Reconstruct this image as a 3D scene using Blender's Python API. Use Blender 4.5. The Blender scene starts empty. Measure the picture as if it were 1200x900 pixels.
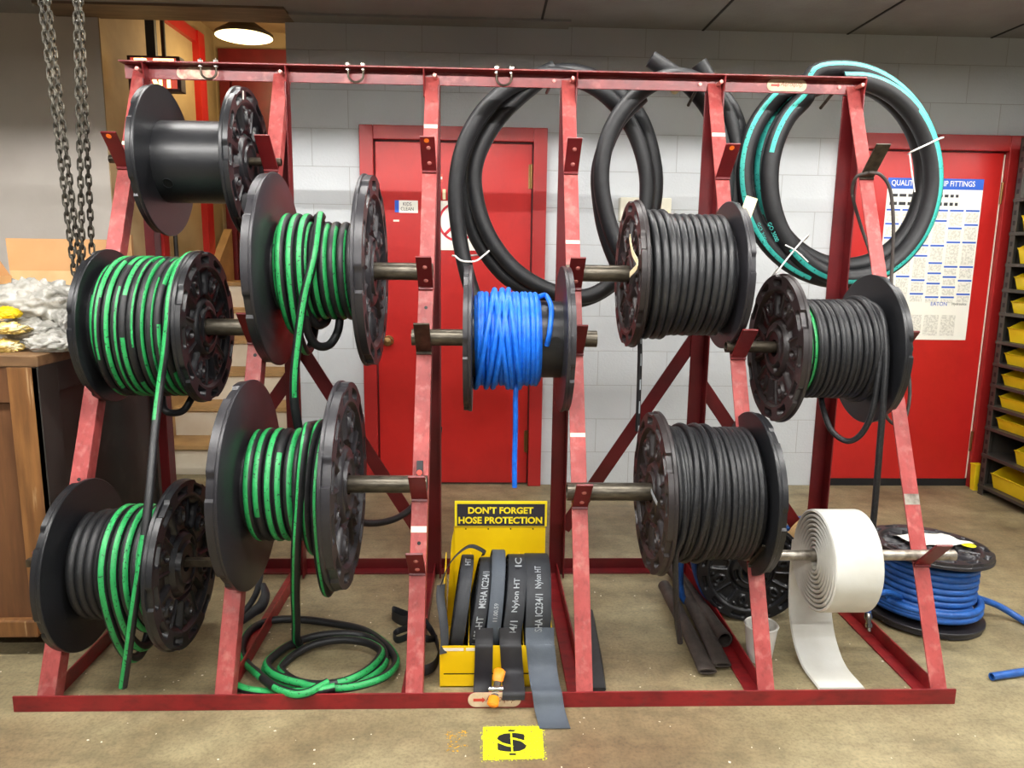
import bpy, bmesh, math, random
from mathutils import Vector, Matrix
PI = math.pi
rng = random.Random(7)
sc = bpy.context.scene
COL = sc.collection

# ---------------------------------------------------------------- camera
F = 880.0
CAM = Vector((1.344, -2.058, 1.35))
YAW, PITCH, ROLL = -0.0378, -0.1728, 0.0140
def _basis():
    cy, sy, cp, sp = math.cos(YAW), math.sin(YAW), math.cos(PITCH), math.sin(PITCH)
    f = Vector((-sy*cp, cy*cp, sp)); r = Vector((cy, sy, 0)); u = r.cross(f)
    cr, sr = math.cos(ROLL), math.sin(ROLL)
    return cr*r + sr*u, -sr*r + cr*u, f
RT, UP, FW = _basis()
cd = bpy.data.cameras.new('camera'); cam = bpy.data.objects.new('camera', cd); COL.objects.link(cam)
cd.sensor_width = 36.0; cd.sensor_fit = 'HORIZONTAL'; cd.lens = F*36/1200
cd.clip_start = 0.02; cd.clip_end = 60
M = Matrix((RT, UP, -FW)).transposed().to_4x4(); M.translation = CAM
cam.matrix_world = M
sc.camera = cam

def at(px, py, x=None, y=None, z=None):
    """surveying aid: where a sight line meets the plane x=, y= or z= (metres)"""
    v = FW + RT*((px-600)/F) - UP*((py-450)/F)
    if y is not None: t = (y-CAM.y)/v.y
    elif z is not None: t = (z-CAM.z)/v.z
    else: t = (x-CAM.x)/v.x
    return CAM + v*t

# ---------------------------------------------------------------- view, world, lights
sc.view_settings.view_transform = 'Standard'
sc.view_settings.look = 'None'
sc.view_settings.gamma = 1.0
sc.view_settings.use_curve_mapping = False
sc.view_settings.exposure = 0.24
w = bpy.data.worlds.new('world'); sc.world = w; w.use_nodes = True
w.node_tree.nodes['Background'].inputs[0].default_value = (0.93, 0.97, 1.0, 1)
w.node_tree.nodes['Background'].inputs[1].default_value = 0.10

def area(name, loc, sx, sy, watt, col=(1, 0.97, 0.92), rot=(0, 0, 0), spread=PI):
    l = bpy.data.lights.new(name, 'AREA'); l.shape = 'RECTANGLE'; l.size = sx; l.size_y = sy
    l.energy = watt; l.color = col; l.spread = spread
    o = bpy.data.objects.new(name, l); COL.objects.link(o); o.location = loc; o.rotation_euler = rot
    return o
# fluorescent shop lights hung under the ceiling: (x, y, length along x, watts per tube, skirt depth)
FIXTURES = [(0.2, -0.6, 2.6, 46, 0.022), (3.0, -0.6, 2.6, 44, 0.022), (5.8, -0.6, 2.6, 40, 0.022), (0.2, -3.0, 2.6, 40, 0.022), (3.0, -3.0, 2.6, 38, 0.022), (-2.6, -0.6, 2.6, 26, 0.022),
            (1.05, 0.93, 2.4, 17, 0.042), (3.65, 0.93, 2.4, 18, 0.042)]
FIX_Z = 2.44
TUBE = (1, 0.975, 0.95)
for i, (fx, fy, fl, fe, sk) in enumerate(FIXTURES):
    # two tubes in each trough, throwing sideways as well as down
    for sg in (-1, 1):
        area('fluorescent_tube', (fx, fy+sg*0.045, FIX_Z), fl, 0.012, fe, col=TUBE, rot=(sg*math.radians(52), 0, 0))

# ---------------------------------------------------------------- materials
def lin(c):
    def f(v):
        v /= 255.0
        return v/12.92 if v <= 0.04045 else ((v+0.055)/1.055)**2.4
    return (f(c[0]), f(c[1]), f(c[2]), 1)
def mat(name, c, rough=0.5, metal=0.0, c2=None, scale=6.0, lo=0.35, hi=0.7, bump=0.0, bscale=60.0, detail=6.0, emit=None, es=0.0, coat=0.0, spec=0.5, alpha=None, r2=None, stretch=None, c3=None, s3=40.0, lo3=0.6, hi3=0.7):
    m = bpy.data.materials.new(name); m.use_nodes = True
    nt = m.node_tree; b = nt.nodes['Principled BSDF']
    b.inputs['Base Color'].default_value = lin(c); b.inputs['Roughness'].default_value = rough
    b.inputs['Metallic'].default_value = metal; b.inputs['Specular IOR Level'].default_value = spec
    if coat: b.inputs['Coat Weight'].default_value = coat
    tc = nt.nodes.new('ShaderNodeTexCoord'); vec = tc.outputs['Object']
    if stretch:
        mp = nt.nodes.new('ShaderNodeMapping'); mp.inputs['Scale'].default_value = stretch
        nt.links.new(vec, mp.inputs['Vector']); vec = mp.outputs['Vector']
    def noise(s, d=detail):
        n = nt.nodes.new('ShaderNodeTexNoise'); n.inputs['Scale'].default_value = s; n.inputs['Detail'].default_value = d
        nt.links.new(vec, n.inputs['Vector']); return n.outputs['Fac']
    def ramp(fac, a, z):
        r = nt.nodes.new('ShaderNodeMapRange'); r.inputs['From Min'].default_value = a; r.inputs['From Max'].default_value = z
        nt.links.new(fac, r.inputs['Value']); return r.outputs['Result']
    def mix(fac, a, bb):
        x = nt.nodes.new('ShaderNodeMix'); x.data_type = 'RGBA'
        nt.links.new(fac, x.inputs['Factor'])
        for v, k in ((a, 6), (bb, 7)):
            if isinstance(v, tuple): x.inputs[k].default_value = v
            else: nt.links.new(v, x.inputs[k])
        return x.outputs[2]
    col = lin(c)
    if c2:
        fac = ramp(noise(scale), lo, hi); col = mix(fac, lin(c), lin(c2))
        if r2 is not None:
            rr = nt.nodes.new('ShaderNodeMapRange'); rr.inputs['To Min'].default_value = rough; rr.inputs['To Max'].default_value = r2
            nt.links.new(fac, rr.inputs['Value']); nt.links.new(rr.outputs['Result'], b.inputs['Roughness'])
    if c3: col = mix(ramp(noise(s3), lo3, hi3), col, lin(c3))
    if not isinstance(col, tuple): nt.links.new(col, b.inputs['Base Color'])
    if bump:
        bp = nt.nodes.new('ShaderNodeBump'); bp.inputs['Strength'].default_value = bump; bp.inputs['Distance'].default_value = 0.004
        nt.links.new(noise(bscale), bp.inputs['Height']); nt.links.new(bp.outputs['Normal'], b.inputs['Normal'])
    if emit: b.inputs['Emission Color'].default_value = lin(emit); b.inputs['Emission Strength'].default_value = es
    return m

def block_mat(name, c, mortar, w=0.4, h=0.2):
    m = mat(name, c, 0.55)
    nt = m.node_tree; b = nt.nodes['Principled BSDF']
    tc = nt.nodes.new('ShaderNodeTexCoord'); sx = nt.nodes.new('ShaderNodeSeparateXYZ'); cx = nt.nodes.new('ShaderNodeCombineXYZ')
    nt.links.new(tc.outputs['Object'], sx.inputs[0]); nt.links.new(sx.outputs['X'], cx.inputs['X']); nt.links.new(sx.outputs['Z'], cx.inputs['Y'])
    br = nt.nodes.new('ShaderNodeTexBrick'); br.inputs['Scale'].default_value = 1.0
    br.inputs['Brick Width'].default_value = w; br.inputs['Row Height'].default_value = h
    br.inputs['Mortar Size'].default_value = 0.0022; br.inputs['Mortar Smooth'].default_value = 0.4
    br.inputs['Color1'].default_value = lin(c); br.inputs['Color2'].default_value = lin(tuple(v*0.985 for v in c)); br.inputs['Mortar'].default_value = lin(mortar)
    nt.links.new(cx.outputs[0], br.inputs['Vector'])
    n = nt.nodes.new('ShaderNodeTexNoise'); n.inputs['Scale'].default_value = 3.0; n.inputs['Detail'].default_value = 8
    nt.links.new(tc.outputs['Object'], n.inputs['Vector'])
    mx = nt.nodes.new('ShaderNodeMix'); mx.data_type = 'RGBA'; mx.blend_type = 'MULTIPLY'; mx.inputs['Factor'].default_value = 0.15
    nt.links.new(br.outputs['Color'], mx.inputs[6]); nt.links.new(n.outputs['Fac'], mx.inputs[7])
    nt.links.new(mx.outputs[2], b.inputs['Base Color'])
    n2 = nt.nodes.new('ShaderNodeTexNoise'); n2.inputs['Scale'].default_value = 90.0; n2.inputs['Detail'].default_value = 4
    nt.links.new(tc.outputs['Object'], n2.inputs['Vector'])
    ad = nt.nodes.new('ShaderNodeMath'); ad.operation = 'MULTIPLY_ADD'; ad.inputs[1].default_value = -1.6
    nt.links.new(br.outputs['Fac'], ad.inputs[0]); nt.links.new(n2.outputs['Fac'], ad.inputs[2])
    bp = nt.nodes.new('ShaderNodeBump'); bp.inputs['Strength'].default_value = 0.45; bp.inputs['Distance'].default_value = 0.003
    nt.links.new(ad.outputs[0], bp.inputs['Height']); nt.links.new(bp.outputs['Normal'], b.inputs['Normal'])
    return m

MT = {}
MT['block'] = block_mat('painted_block', (204, 208, 210), (172, 173, 172))
MT['plaster'] = mat('plaster_wall', (200, 193, 184), 0.7, bump=0.2, bscale=30, c2=(190, 183, 173), scale=3)
MT['jamb'] = mat('tan_plaster', (172, 148, 112), 0.7, c2=(150, 126, 92), scale=5, bump=0.25, bscale=40)
MT['stairwall'] = mat('cream_wall', (168, 148, 110), 0.7, c2=(152, 132, 96), scale=4)
MT['ceiling'] = mat('ceiling_board', (150, 150, 148), 0.8, bump=0.5, bscale=55, c2=(138, 137, 134), scale=4)
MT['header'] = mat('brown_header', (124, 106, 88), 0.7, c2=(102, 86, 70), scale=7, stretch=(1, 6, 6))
MT['seam'] = mat('dark_seam', (40, 40, 40), 0.8)
MT['floor'] = mat('concrete_floor', (170, 158, 122), 0.45, c2=(130, 117, 86), scale=3.2, lo=0.32, hi=0.7, bump=0.15, bscale=25, detail=14, c3=(122, 98, 70), s3=0.9, lo3=0.5, hi3=0.74, r2=0.6)
MT['red'] = mat('rack_red', (132, 38, 38), 0.36, c2=(106, 26, 28), scale=9, bump=0.1, bscale=80, c3=(196, 112, 104), s3=14, lo3=0.58, hi3=0.85)
MT['redworn'] = mat('rack_red_worn', (178, 80, 76), 0.48, c2=(154, 54, 53), scale=10, lo=0.35, hi=0.75, bump=0.15, bscale=80, c3=(190, 118, 110), s3=34, lo3=0.52, hi3=0.8)
MT['redbracket'] = mat('rack_red_bracket', (112, 26, 28), 0.36, c2=(92, 20, 23), scale=9, bump=0.1, bscale=80)
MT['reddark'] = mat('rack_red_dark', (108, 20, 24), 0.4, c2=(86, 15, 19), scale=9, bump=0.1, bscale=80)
MT['redrail'] = mat('rack_red_rail', (140, 28, 32), 0.42, c2=(104, 22, 26), scale=7, lo=0.4, hi=0.8, c3=(92, 62, 56), s3=9, lo3=0.64, hi3=0.8)
MT['door'] = mat('door_red', (190, 36, 32), 0.33, c2=(178, 31, 28), scale=2)
MT['doorframe'] = mat('door_frame_red', (170, 36, 34), 0.36, c2=(154, 32, 31), scale=3)
MT['bare'] = mat('bare_steel', (92, 84, 72), 0.4, 0.75, c2=(52, 46, 38), scale=30)
MT['pipe'] = mat('dull_pipe', (104, 98, 86), 0.36, 0.7, c2=(70, 64, 56), scale=24, stretch=(1, 3, 3))
MT['galv'] = mat('galvanised', (176, 170, 158), 0.38, 0.7, c2=(110, 102, 92), scale=40)
MT['blackplastic'] = mat('black_plastic', (22, 23, 26), 0.36, c2=(30, 31, 34), scale=5, bump=0.05, bscale=140)
MT['greyplastic'] = mat('grey_black_plastic', (35, 34, 38), 0.38, c2=(43, 42, 46), scale=6, bump=0.05, bscale=140)
MT['brownplastic'] = mat('brown_black_plastic', (42, 36, 36), 0.4, c2=(33, 29, 30), scale=6, bump=0.05, bscale=140)
MT['rubber'] = mat('black_rubber', (21, 22, 24), 0.5, c2=(29, 30, 32), scale=30)
MT['rubberlight'] = mat('grey_rubber', (35, 36, 38), 0.40, c2=(45, 46, 48), scale=40)
MT['rubberthin'] = mat('braided_black_hose', (22, 23, 25), 0.45, c2=(36, 37, 40), scale=160, lo=0.45, hi=0.6, bump=0.2, bscale=300)
MT['green'] = mat('green_stripe', (44, 166, 90), 0.45, c2=(34, 144, 76), scale=20, c3=(22, 60, 40), s3=130, lo3=0.6, hi3=0.66)
MT['teal'] = mat('teal_stripe', (64, 190, 176), 0.45, c2=(50, 168, 158), scale=20, c3=(24, 80, 74), s3=110, lo3=0.6, hi3=0.66)
MT['blue'] = mat('blue_hose', (18, 112, 226), 0.42, c2=(12, 92, 200), scale=60, bump=0.1, bscale=250)
MT['bluedark'] = mat('royal_blue_hose', (34, 92, 168), 0.45, c2=(26, 72, 140), scale=40, bump=0.1, bscale=250)
MT['white'] = mat('white_lay_flat', (214, 215, 209), 0.6, c2=(200, 199, 189), scale=8, bump=0.08, bscale=120)
MT['yellow'] = mat('yellow_paint', (246, 206, 8), 0.4, c2=(232, 190, 6), scale=6)
MT['binyellow'] = mat('bin_yellow', (250, 222, 40), 0.4, c2=(240, 206, 26), scale=8)
MT['black'] = mat('flat_black', (18, 18, 18), 0.6)
MT['signblack'] = mat('sign_black', (44, 42, 52), 0.5)
MT['signyellow'] = mat('sign_yellow', (250, 226, 30), 0.5)
MT['sleeve'] = mat('nylon_sleeve', (46, 49, 54), 0.62, c2=(36, 39, 44), scale=14, bump=0.15, bscale=260)
MT['sleevegrey'] = mat('grey_nylon_sleeve', (78, 86, 96), 0.65, c2=(68, 75, 84), scale=12, bump=0.15, bscale=260)
MT['sleeveprint'] = mat('sleeve_print', (150, 156, 160), 0.6)
MT['woodfront'] = mat('brown_wood', (106, 70, 41), 0.5, c2=(82, 50, 28), scale=4, stretch=(5, 5, 0.8), c3=(86, 52, 30), s3=5, lo3=0.55, hi3=0.8)
MT['woodstile'] = mat('oak_wood', (134, 92, 50), 0.48, c2=(100, 64, 33), scale=6, stretch=(6, 6, 0.6), c3=(190, 160, 120), s3=8, lo3=0.66, hi3=0.8)
MT['wooddark'] = mat('dark_painted_wood', (50, 47, 42), 0.55, c2=(38, 36, 33), scale=5, c3=(70, 68, 60), s3=6, lo3=0.6, hi3=0.8)
MT['woodtop'] = mat('worn_wood_top', (134, 102, 68), 0.55, c2=(92, 66, 42), scale=5, stretch=(1, 5, 5))
MT['tread'] = mat('tan_tread', (186, 150, 98), 0.6, c2=(160, 126, 80), scale=8)
MT['riser'] = mat('white_riser', (236, 228, 208), 0.6, c2=(222, 210, 186), scale=6)
MT['card'] = mat('cardboard', (196, 150, 100), 0.75, c2=(184, 138, 88), scale=5)
MT['cardlight'] = mat('cardboard_light', (222, 186, 136), 0.75, c2=(204, 166, 116), scale=8)
MT['bag'] = mat('clear_plastic_bag', (204, 202, 192), 0.24, c2=(158, 157, 148), scale=14, lo=0.42, hi=0.68, bump=0.5, bscale=22, c3=(222, 219, 210), s3=30, lo3=0.5, hi3=0.6)
MT['bag'].node_tree.nodes['Principled BSDF'].inputs['Transmission Weight'].default_value = 0.4
MT['bagyellow'] = mat('yellowish_bag', (226, 196, 112), 0.3, c2=(200, 170, 90), scale=20, bump=0.8, bscale=30, c3=(244, 232, 190), s3=34, lo3=0.5, hi3=0.62)
MT['caps'] = mat('yellow_caps', (240, 206, 10), 0.4, c2=(220, 180, 0), scale=90, bump=0.8, bscale=110)
MT['chain'] = mat('chain_steel', (92, 88, 78), 0.4, 0.7, c2=(52, 49, 44), scale=50)
MT['shelf'] = mat('shelf_steel', (74, 72, 66), 0.45, 0.3, c2=(70, 66, 60), scale=9)
MT['paper'] = mat('paper_white', (240, 238, 226), 0.7)
MT['cream'] = mat('cream_paper', (238, 222, 178), 0.7)
MT['boxcream'] = mat('cream_enamel', (226, 222, 202), 0.45)
MT['bluebar'] = mat('poster_blue', (38, 92, 196), 0.6)
MT['greytext'] = mat('poster_grey', (206, 204, 192), 0.7, c2=(232, 230, 218), scale=90, lo=0.45, hi=0.55)
MT['redink'] = mat('red_ink', (200, 34, 50), 0.6)
MT['ink'] = mat('ink', (40, 40, 44), 0.6)
MT['labelwhite'] = mat('tape_white', (236, 226, 206), 0.6)
MT['orange'] = mat('orange_grip', (246, 140, 22), 0.45)
MT['orangedot'] = mat('orange_sticker', (244, 120, 30), 0.5)
MT['chrome'] = mat('chrome', (200, 198, 190), 0.18, 1.0)
MT['brass'] = mat('brass', (140, 112, 70), 0.35, 0.9)
MT['badge'] = mat('badge_cream', (228, 208, 176), 0.5, c2=(206, 180, 148), scale=40)
MT['badgeworn'] = mat('badge_worn', (206, 150, 130), 0.5, c2=(180, 96, 92), scale=40, c3=(226, 206, 176), s3=24, lo3=0.45, hi3=0.6)
MT['badgered'] = mat('badge_red', (206, 70, 54), 0.5)
MT['badgebrown'] = mat('badge_brown', (150, 92, 66), 0.5)
MT['bolt'] = mat('bolt_head', (206, 130, 120), 0.35, 0.3)
MT['cup'] = mat('white_cup', (226, 226, 220), 0.45)
MT['coffee'] = mat('cup_dregs', (120, 100, 76), 0.6)
MT['tan'] = mat('fibreboard', (214, 176, 120), 0.65, c2=(198, 158, 104), scale=12)
MT['exitframe'] = mat('exit_housing', (66, 42, 36), 0.5)
MT['exitred'] = mat('exit_red', (150, 44, 34), 0.5, emit=(220, 90, 70), es=0.7)
MT['exitlit'] = mat('exit_letters', (255, 236, 170), 0.5, emit=(255, 226, 150), es=3.0)
MT['lamp'] = mat('lamp_glow', (255, 240, 200), 0.5, emit=(255, 226, 160), es=5.0)
MT['lampshade'] = mat('lamp_shade', (70, 64, 52), 0.4)
MT['housing'] = mat('white_enamel', (230, 230, 226), 0.5)
MT['tapewhite'] = mat('white_tie', (238, 236, 230), 0.5)
MT['pvcblack'] = mat('dirty_rubber_tube', (72, 64, 58), 0.6, c2=(52, 46, 42), scale=10, bump=0.3, bscale=40)
MT['dark_in'] = mat('dark_inside', (14, 13, 12), 0.8)
MT['strap'] = mat('black_webbing', (34, 34, 38), 0.6)
MT['stickeryellow'] = mat('yellow_sticker', (236, 226, 40), 0.5)
def grain(m, layers):
    """multiply fine noise into the base colour: (scale, low value, from, to, stretch)"""
    nt = m.node_tree; b = nt.nodes['Principled BSDF']; src = b.inputs['Base Color'].links[0].from_socket
    tc = nt.nodes.new('ShaderNodeTexCoord')
    for sc_, low, a, z, st in layers:
        mp = nt.nodes.new('ShaderNodeMapping'); mp.inputs['Scale'].default_value = st; nt.links.new(tc.outputs['Object'], mp.inputs['Vector'])
        n = nt.nodes.new('ShaderNodeTexNoise'); n.inputs['Scale'].default_value = sc_; n.inputs['Detail'].default_value = 8; n.inputs['Roughness'].default_value = 0.65
        nt.links.new(mp.outputs['Vector'], n.inputs['Vector'])
        r = nt.nodes.new('ShaderNodeMapRange'); r.inputs['From Min'].default_value = a; r.inputs['From Max'].default_value = z; r.inputs['To Min'].default_value = low; r.inputs['To Max'].default_value = 1.0
        nt.links.new(n.outputs['Fac'], r.inputs['Value'])
        x = nt.nodes.new('ShaderNodeMix'); x.data_type = 'RGBA'; x.blend_type = 'MULTIPLY'; x.inputs['Factor'].default_value = 1.0
        nt.links.new(src, x.inputs[6]); nt.links.new(r.outputs['Result'], x.inputs[7]); src = x.outputs[2]
    nt.links.new(src, b.inputs['Base Color'])
grain(MT['floor'], [(14, 0.72, 0.35, 0.62, (1, 1, 1)), (95, 0.70, 0.34, 0.55, (1, 1, 1)), (5, 0.75, 0.3, 0.5, (0.5, 3, 1))])
grain(MT['redworn'], [(60, 0.72, 0.32, 0.5, (1, 1, 0.35)), (9, 0.8, 0.35, 0.6, (1, 1, 1))])
grain(MT['redrail'], [(40, 0.65, 0.32, 0.52, (0.4, 1, 1))])
grain(MT['red'], [(50, 0.75, 0.32, 0.5, (0.4, 1, 1))])
grain(MT['door'], [(3, 0.9, 0.3, 0.6, (1, 1, 1)), (30, 0.94, 0.3, 0.5, (1, 1, 0.5))])
grain(MT['woodfront'], [(40, 0.7, 0.3, 0.55, (1, 1, 0.08))])
grain(MT['woodstile'], [(50, 0.75, 0.3, 0.55, (1, 1, 0.08))])
grain(MT['pvcblack'], [(30, 0.6, 0.35, 0.6, (1, 1, 1))])
# sprayed floor paint: ragged by noise, worn through to the concrete
def spray(name, c, edge):
    m = mat(name, c, 0.5, c2=tuple(v*0.93 for v in c), scale=30)
    nt = m.node_tree; b = nt.nodes['Principled BSDF']
    tc = nt.nodes.new('ShaderNodeTexCoord'); n = nt.nodes.new('ShaderNodeTexNoise'); n.inputs['Scale'].default_value = 150; n.inputs['Detail'].default_value = 5
    nt.links.new(tc.outputs['Object'], n.inputs['Vector'])
    r = nt.nodes.new('ShaderNodeMapRange'); r.inputs['From Min'].default_value = edge; r.inputs['From Max'].default_value = edge+0.04
    nt.links.new(n.outputs['Fac'], r.inputs['Value']); nt.links.new(r.outputs['Result'], b.inputs['Alpha'])
    return m
MT['spray'] = spray('yellow_spray', (238, 240, 28), 0.34)
MT['sprayedge'] = spray('yellow_overspray', (226, 226, 40), 0.55)
MT['sprayold'] = spray('old_orange_paint', (214, 160, 20), 0.5)

# ---------------------------------------------------------------- mesh building
class MB:
    def __init__(s): s.v, s.f, s.m, s.sm = [], [], [], []
    def add(s, vs, fs, m=0, smooth=False):
        o = len(s.v); s.v += [Vector(v) for v in vs]
        for f in fs: s.f.append(tuple(o+i for i in f)); s.m.append(m); s.sm.append(smooth)
    def hexa(s, P, m=0):
        s.add(P, [(0, 3, 2, 1), (4, 5, 6, 7), (0, 1, 5, 4), (1, 2, 6, 5), (2, 3, 7, 6), (3, 0, 4, 7)], m)
    def box(s, a, b, m=0):
        (x0, y0, z0), (x1, y1, z1) = a, b
        s.hexa([(x0, y0, z0), (x1, y0, z0), (x1, y1, z0), (x0, y1, z0), (x0, y0, z1), (x1, y0, z1), (x1, y1, z1), (x0, y1, z1)], m)
    def obox(s, o, ax, ay, az, m=0):
        o, ax, ay, az = Vector(o), Vector(ax), Vector(ay), Vector(az)
        s.hexa([o, o+ax, o+ax+ay, o+ay, o+az, o+ax+az, o+ax+ay+az, o+ay+az], m)
    def quad(s, a, b, c, d, m=0): s.add([a, b, c, d], [(0, 1, 2, 3)], m)
    def prism(s, poly, ext, m=0):
        n = len(poly); e = Vector(ext); P = [Vector(p) for p in poly]
        s.add(P+[p+e for p in P], [tuple(range(n-1, -1, -1)), tuple(range(n, 2*n))]+[(i, (i+1) % n, n+(i+1) % n, n+i) for i in range(n)], m)
    def lathe(s, c, axis, prof, n=48, m=0, mats=None, smooth=True, closed=False):
        """prof: list of (distance along axis, radius)"""
        c = Vector(c); A = Vector(axis).normalized(); U = A.orthogonal().normalized(); V = A.cross(U)
        vs = []
        for d, r in prof:
            for k in range(n):
                t = 2*PI*k/n; vs.append(c+A*d+(U*math.cos(t)+V*math.sin(t))*r)
        o = len(s.v); s.v += vs; L = len(prof)
        for i in range(L if closed else L-1):
            for k in range(n):
                j = (i+1) % L
                s.f.append((o+i*n+k, o+i*n+(k+1) % n, o+j*n+(k+1) % n, o+j*n+k)); s.m.append(mats[i] if mats else m); s.sm.append(smooth)
        if not closed:
            for i, rev in ((0, True), (L-1, False)):
                if prof[i][1] > 1e-5:
                    f = [o+i*n+k for k in range(n)]
                    s.f.append(tuple(f[::-1] if rev else f)); s.m.append(m); s.sm.append(False)
    def cyl(s, a, b, r, n=24, m=0):
        a, b = Vector(a), Vector(b); s.lathe(a, b-a, [(0, r), ((b-a).length, r)], n, m)
    def tube(s, pts, r, n=10, m=0, stripe=None, n0=None, hollow=(False, False), closed=False, flat=None, cap=True):
        P = [Vector(p) for p in pts]; L = len(P)
        T = []
        for i in range(L):
            a = P[(i-1) % L] if (closed or i) else P[0]; b = P[(i+1) % L] if (closed or i < L-1) else P[-1]
            t = b-a; T.append(t.normalized() if t.length > 1e-9 else (T[-1] if T else Vector((0, 0, 1))))
        N = Vector(n0) if n0 is not None else T[0].orthogonal()
        N = (N-T[0]*N.dot(T[0])).normalized()
        rings = []; fr = []
        for i in range(L):
            if i:
                q = T[i-1].rotation_difference(T[i]); N = q @ N; N = (N-T[i]*N.dot(T[i])).normalized()
            fr.append((N.copy(), T[i].cross(N)))
        o = len(s.v); dist = 0
        for i in range(L):
            N, B = fr[i]; rr = r(i/(L-1)) if callable(r) else r
            for k in range(n):
                t = 2*PI*(k+0.5)/n
                s.v.append(P[i]+N*(rr*math.cos(t)*(flat or 1))+B*(rr*math.sin(t)))
        for i in range(L if closed else L-1):
            j = (i+1) % L; dist += (P[j]-P[i]).length
            for k in range(n):
                mi = m
                if stripe and stripe['on'](dist):
                    a = 2*PI*(k+1)/n - stripe['c'](dist)
                    a = (a+PI) % (2*PI)-PI
                    if abs(a) < stripe['w']: mi = stripe['m']
                s.f.append((o+i*n+k, o+i*n+(k+1) % n, o+j*n+(k+1) % n, o+j*n+k)); s.m.append(mi); s.sm.append(True)
        if closed or not cap: return
        for i, h, sg in ((0, hollow[0], 1), (L-1, hollow[1], -1)):
            ring = [o+i*n+k for k in range(n)]
            if h:
                N, B = fr[i]; rr = (r(i/(L-1)) if callable(r) else r)*0.76
                o1 = len(s.v)
                for dd in (0, 0.12):
                    for k in range(n):
                        t = 2*PI*(k+0.5)/n
                        s.v.append(P[i]+T[i]*(sg*dd)+N*(rr*math.cos(t)*(flat or 1))+B*(rr*math.sin(t)))
                for k in range(n):
                    k2 = (k+1) % n
                    for q in ((ring[k], ring[k2], o1+k2, o1+k), (o1+k, o1+k2, o1+n+k2, o1+n+k)):
                        s.f.append(q); s.m.append(m); s.sm.append(False)
                s.f.append(tuple(o1+n+k for k in range(n))); s.m.append(m); s.sm.append(False)
            else:
                s.f.append(tuple(ring[::-1] if i == 0 else ring)); s.m.append(m); s.sm.append(False)
    def build(s, name, mats, parent=None, sharp=0.6):
        me = bpy.data.meshes.new(name)
        off = WORLD.get(parent.name, Vector((0, 0, 0))) if parent else Vector((0, 0, 0))
        me.from_pydata([tuple(v-off) for v in s.v], [], s.f)
        if not isinstance(mats, (list, tuple)): mats = [mats]
        for m in mats: me.materials.append(MT[m] if isinstance(m, str) else m)
        for p, mi, sm in zip(me.polygons, s.m, s.sm): p.material_index = mi; p.use_smooth = sm
        bm = bmesh.new(); bm.from_mesh(me); bmesh.ops.recalc_face_normals(bm, faces=bm.faces); bm.to_mesh(me); bm.free()
        if any(s.sm): me.set_sharp_from_angle(angle=sharp)
        o = bpy.data.objects.new(name, me); COL.objects.link(o)
        if parent: o.parent = parent
        WORLD[o.name] = off
        return o
WORLD = {}
def tag(o, label, cat, group=None, kind=None):
    if label: o['label'] = label
    if cat: o['category'] = cat
    if group: o['group'] = group
    if kind: o['kind'] = kind
    return o
def thing(name, loc, label, cat, group=None):
    o = bpy.data.objects.new(name, None); COL.objects.link(o); o.location = loc; o.empty_display_size = 0.05
    WORLD[o.name] = Vector(loc); return tag(o, label, cat, group)
def struct(o): o['kind'] = 'structure'; return o
def bevel(o, wd=0.003, seg=2):
    m = o.modifiers.new('edge', 'BEVEL'); m.width = wd; m.segments = seg; m.limit_method = 'ANGLE'; m.angle_limit = 0.7
    return o
def cr(ctrl, k=8, closed=False):
    P = [Vector(p) for p in ctrl]; n = len(P); out = []
    rngs = n if closed else n-1
    for i in range(rngs):
        p1, p2 = P[i], P[(i+1) % n]
        p0 = P[(i-1) % n] if (closed or i > 0) else p1*2-p2
        p3 = P[(i+2) % n] if (closed or i+2 < n) else p2*2-p1
        for j in range(k):
            t = j/k
            out.append(0.5*((2*p1)+(p2-p0)*t+(2*p0-5*p1+4*p2-p3)*t*t+(3*p1-p0-3*p2+p3)*t**3))
    if not closed: out.append(P[-1])
    return out
def text(name, body, o, xd, yd, w, h, m, parent, bold=0.0, lift=0.0008, squeeze=True, font_shear=0.0):
    """lettering fitted into a w x h field whose lower-left corner is o, along unit vectors xd, yd"""
    cu = bpy.data.curves.new(name, 'FONT'); cu.body = body; cu.offset = bold; cu.resolution_u = 3; cu.shear = font_shear; cu.space_line = 0.95
    cu.align_x = 'CENTER' if '\n' in body else 'LEFT'
    t = bpy.data.objects.new('tmp_text', cu); COL.objects.link(t)
    bpy.context.view_layer.update()
    me = bpy.data.meshes.new_from_object(t.evaluated_get(bpy.context.evaluated_depsgraph_get()))
    bpy.data.objects.remove(t); bpy.data.curves.remove(cu)
    xs = [v.co.x for v in me.vertices]; ys = [v.co.y for v in me.vertices]
    x0, x1, y0, y1 = min(xs), max(xs), min(ys), max(ys)
    xd, yd, o = Vector(xd), Vector(yd), Vector(o); nz = xd.cross(yd).normalized()
    off = WORLD.get(parent.name, Vector((0, 0, 0))) if parent else Vector((0, 0, 0))
    for v in me.vertices:
        v.co = o+xd*((v.co.x-x0)/(x1-x0)*w)+yd*((v.co.y-y0)/(y1-y0)*h)+nz*lift-off
    me.materials.clear(); me.materials.append(MT[m]); me.name = name
    ob = bpy.data.objects.new(name, me); COL.objects.link(ob)
    if parent: ob.parent = parent
    return ob
def X(v): return Vector((v, 0, 0))
def Yv(v): return Vector((0, v, 0))
def Z(v): return Vector((0, 0, v))
EX, EY, EZ = X(1), Yv(1), Z(1)

# ================================================================ the room
WY = 2.215; CZ = 2.545
mb = MB(); mb.box((-4.5, -5, -0.12), (8, 6, 0)); struct(mb.build('floor', 'floor'))
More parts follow.
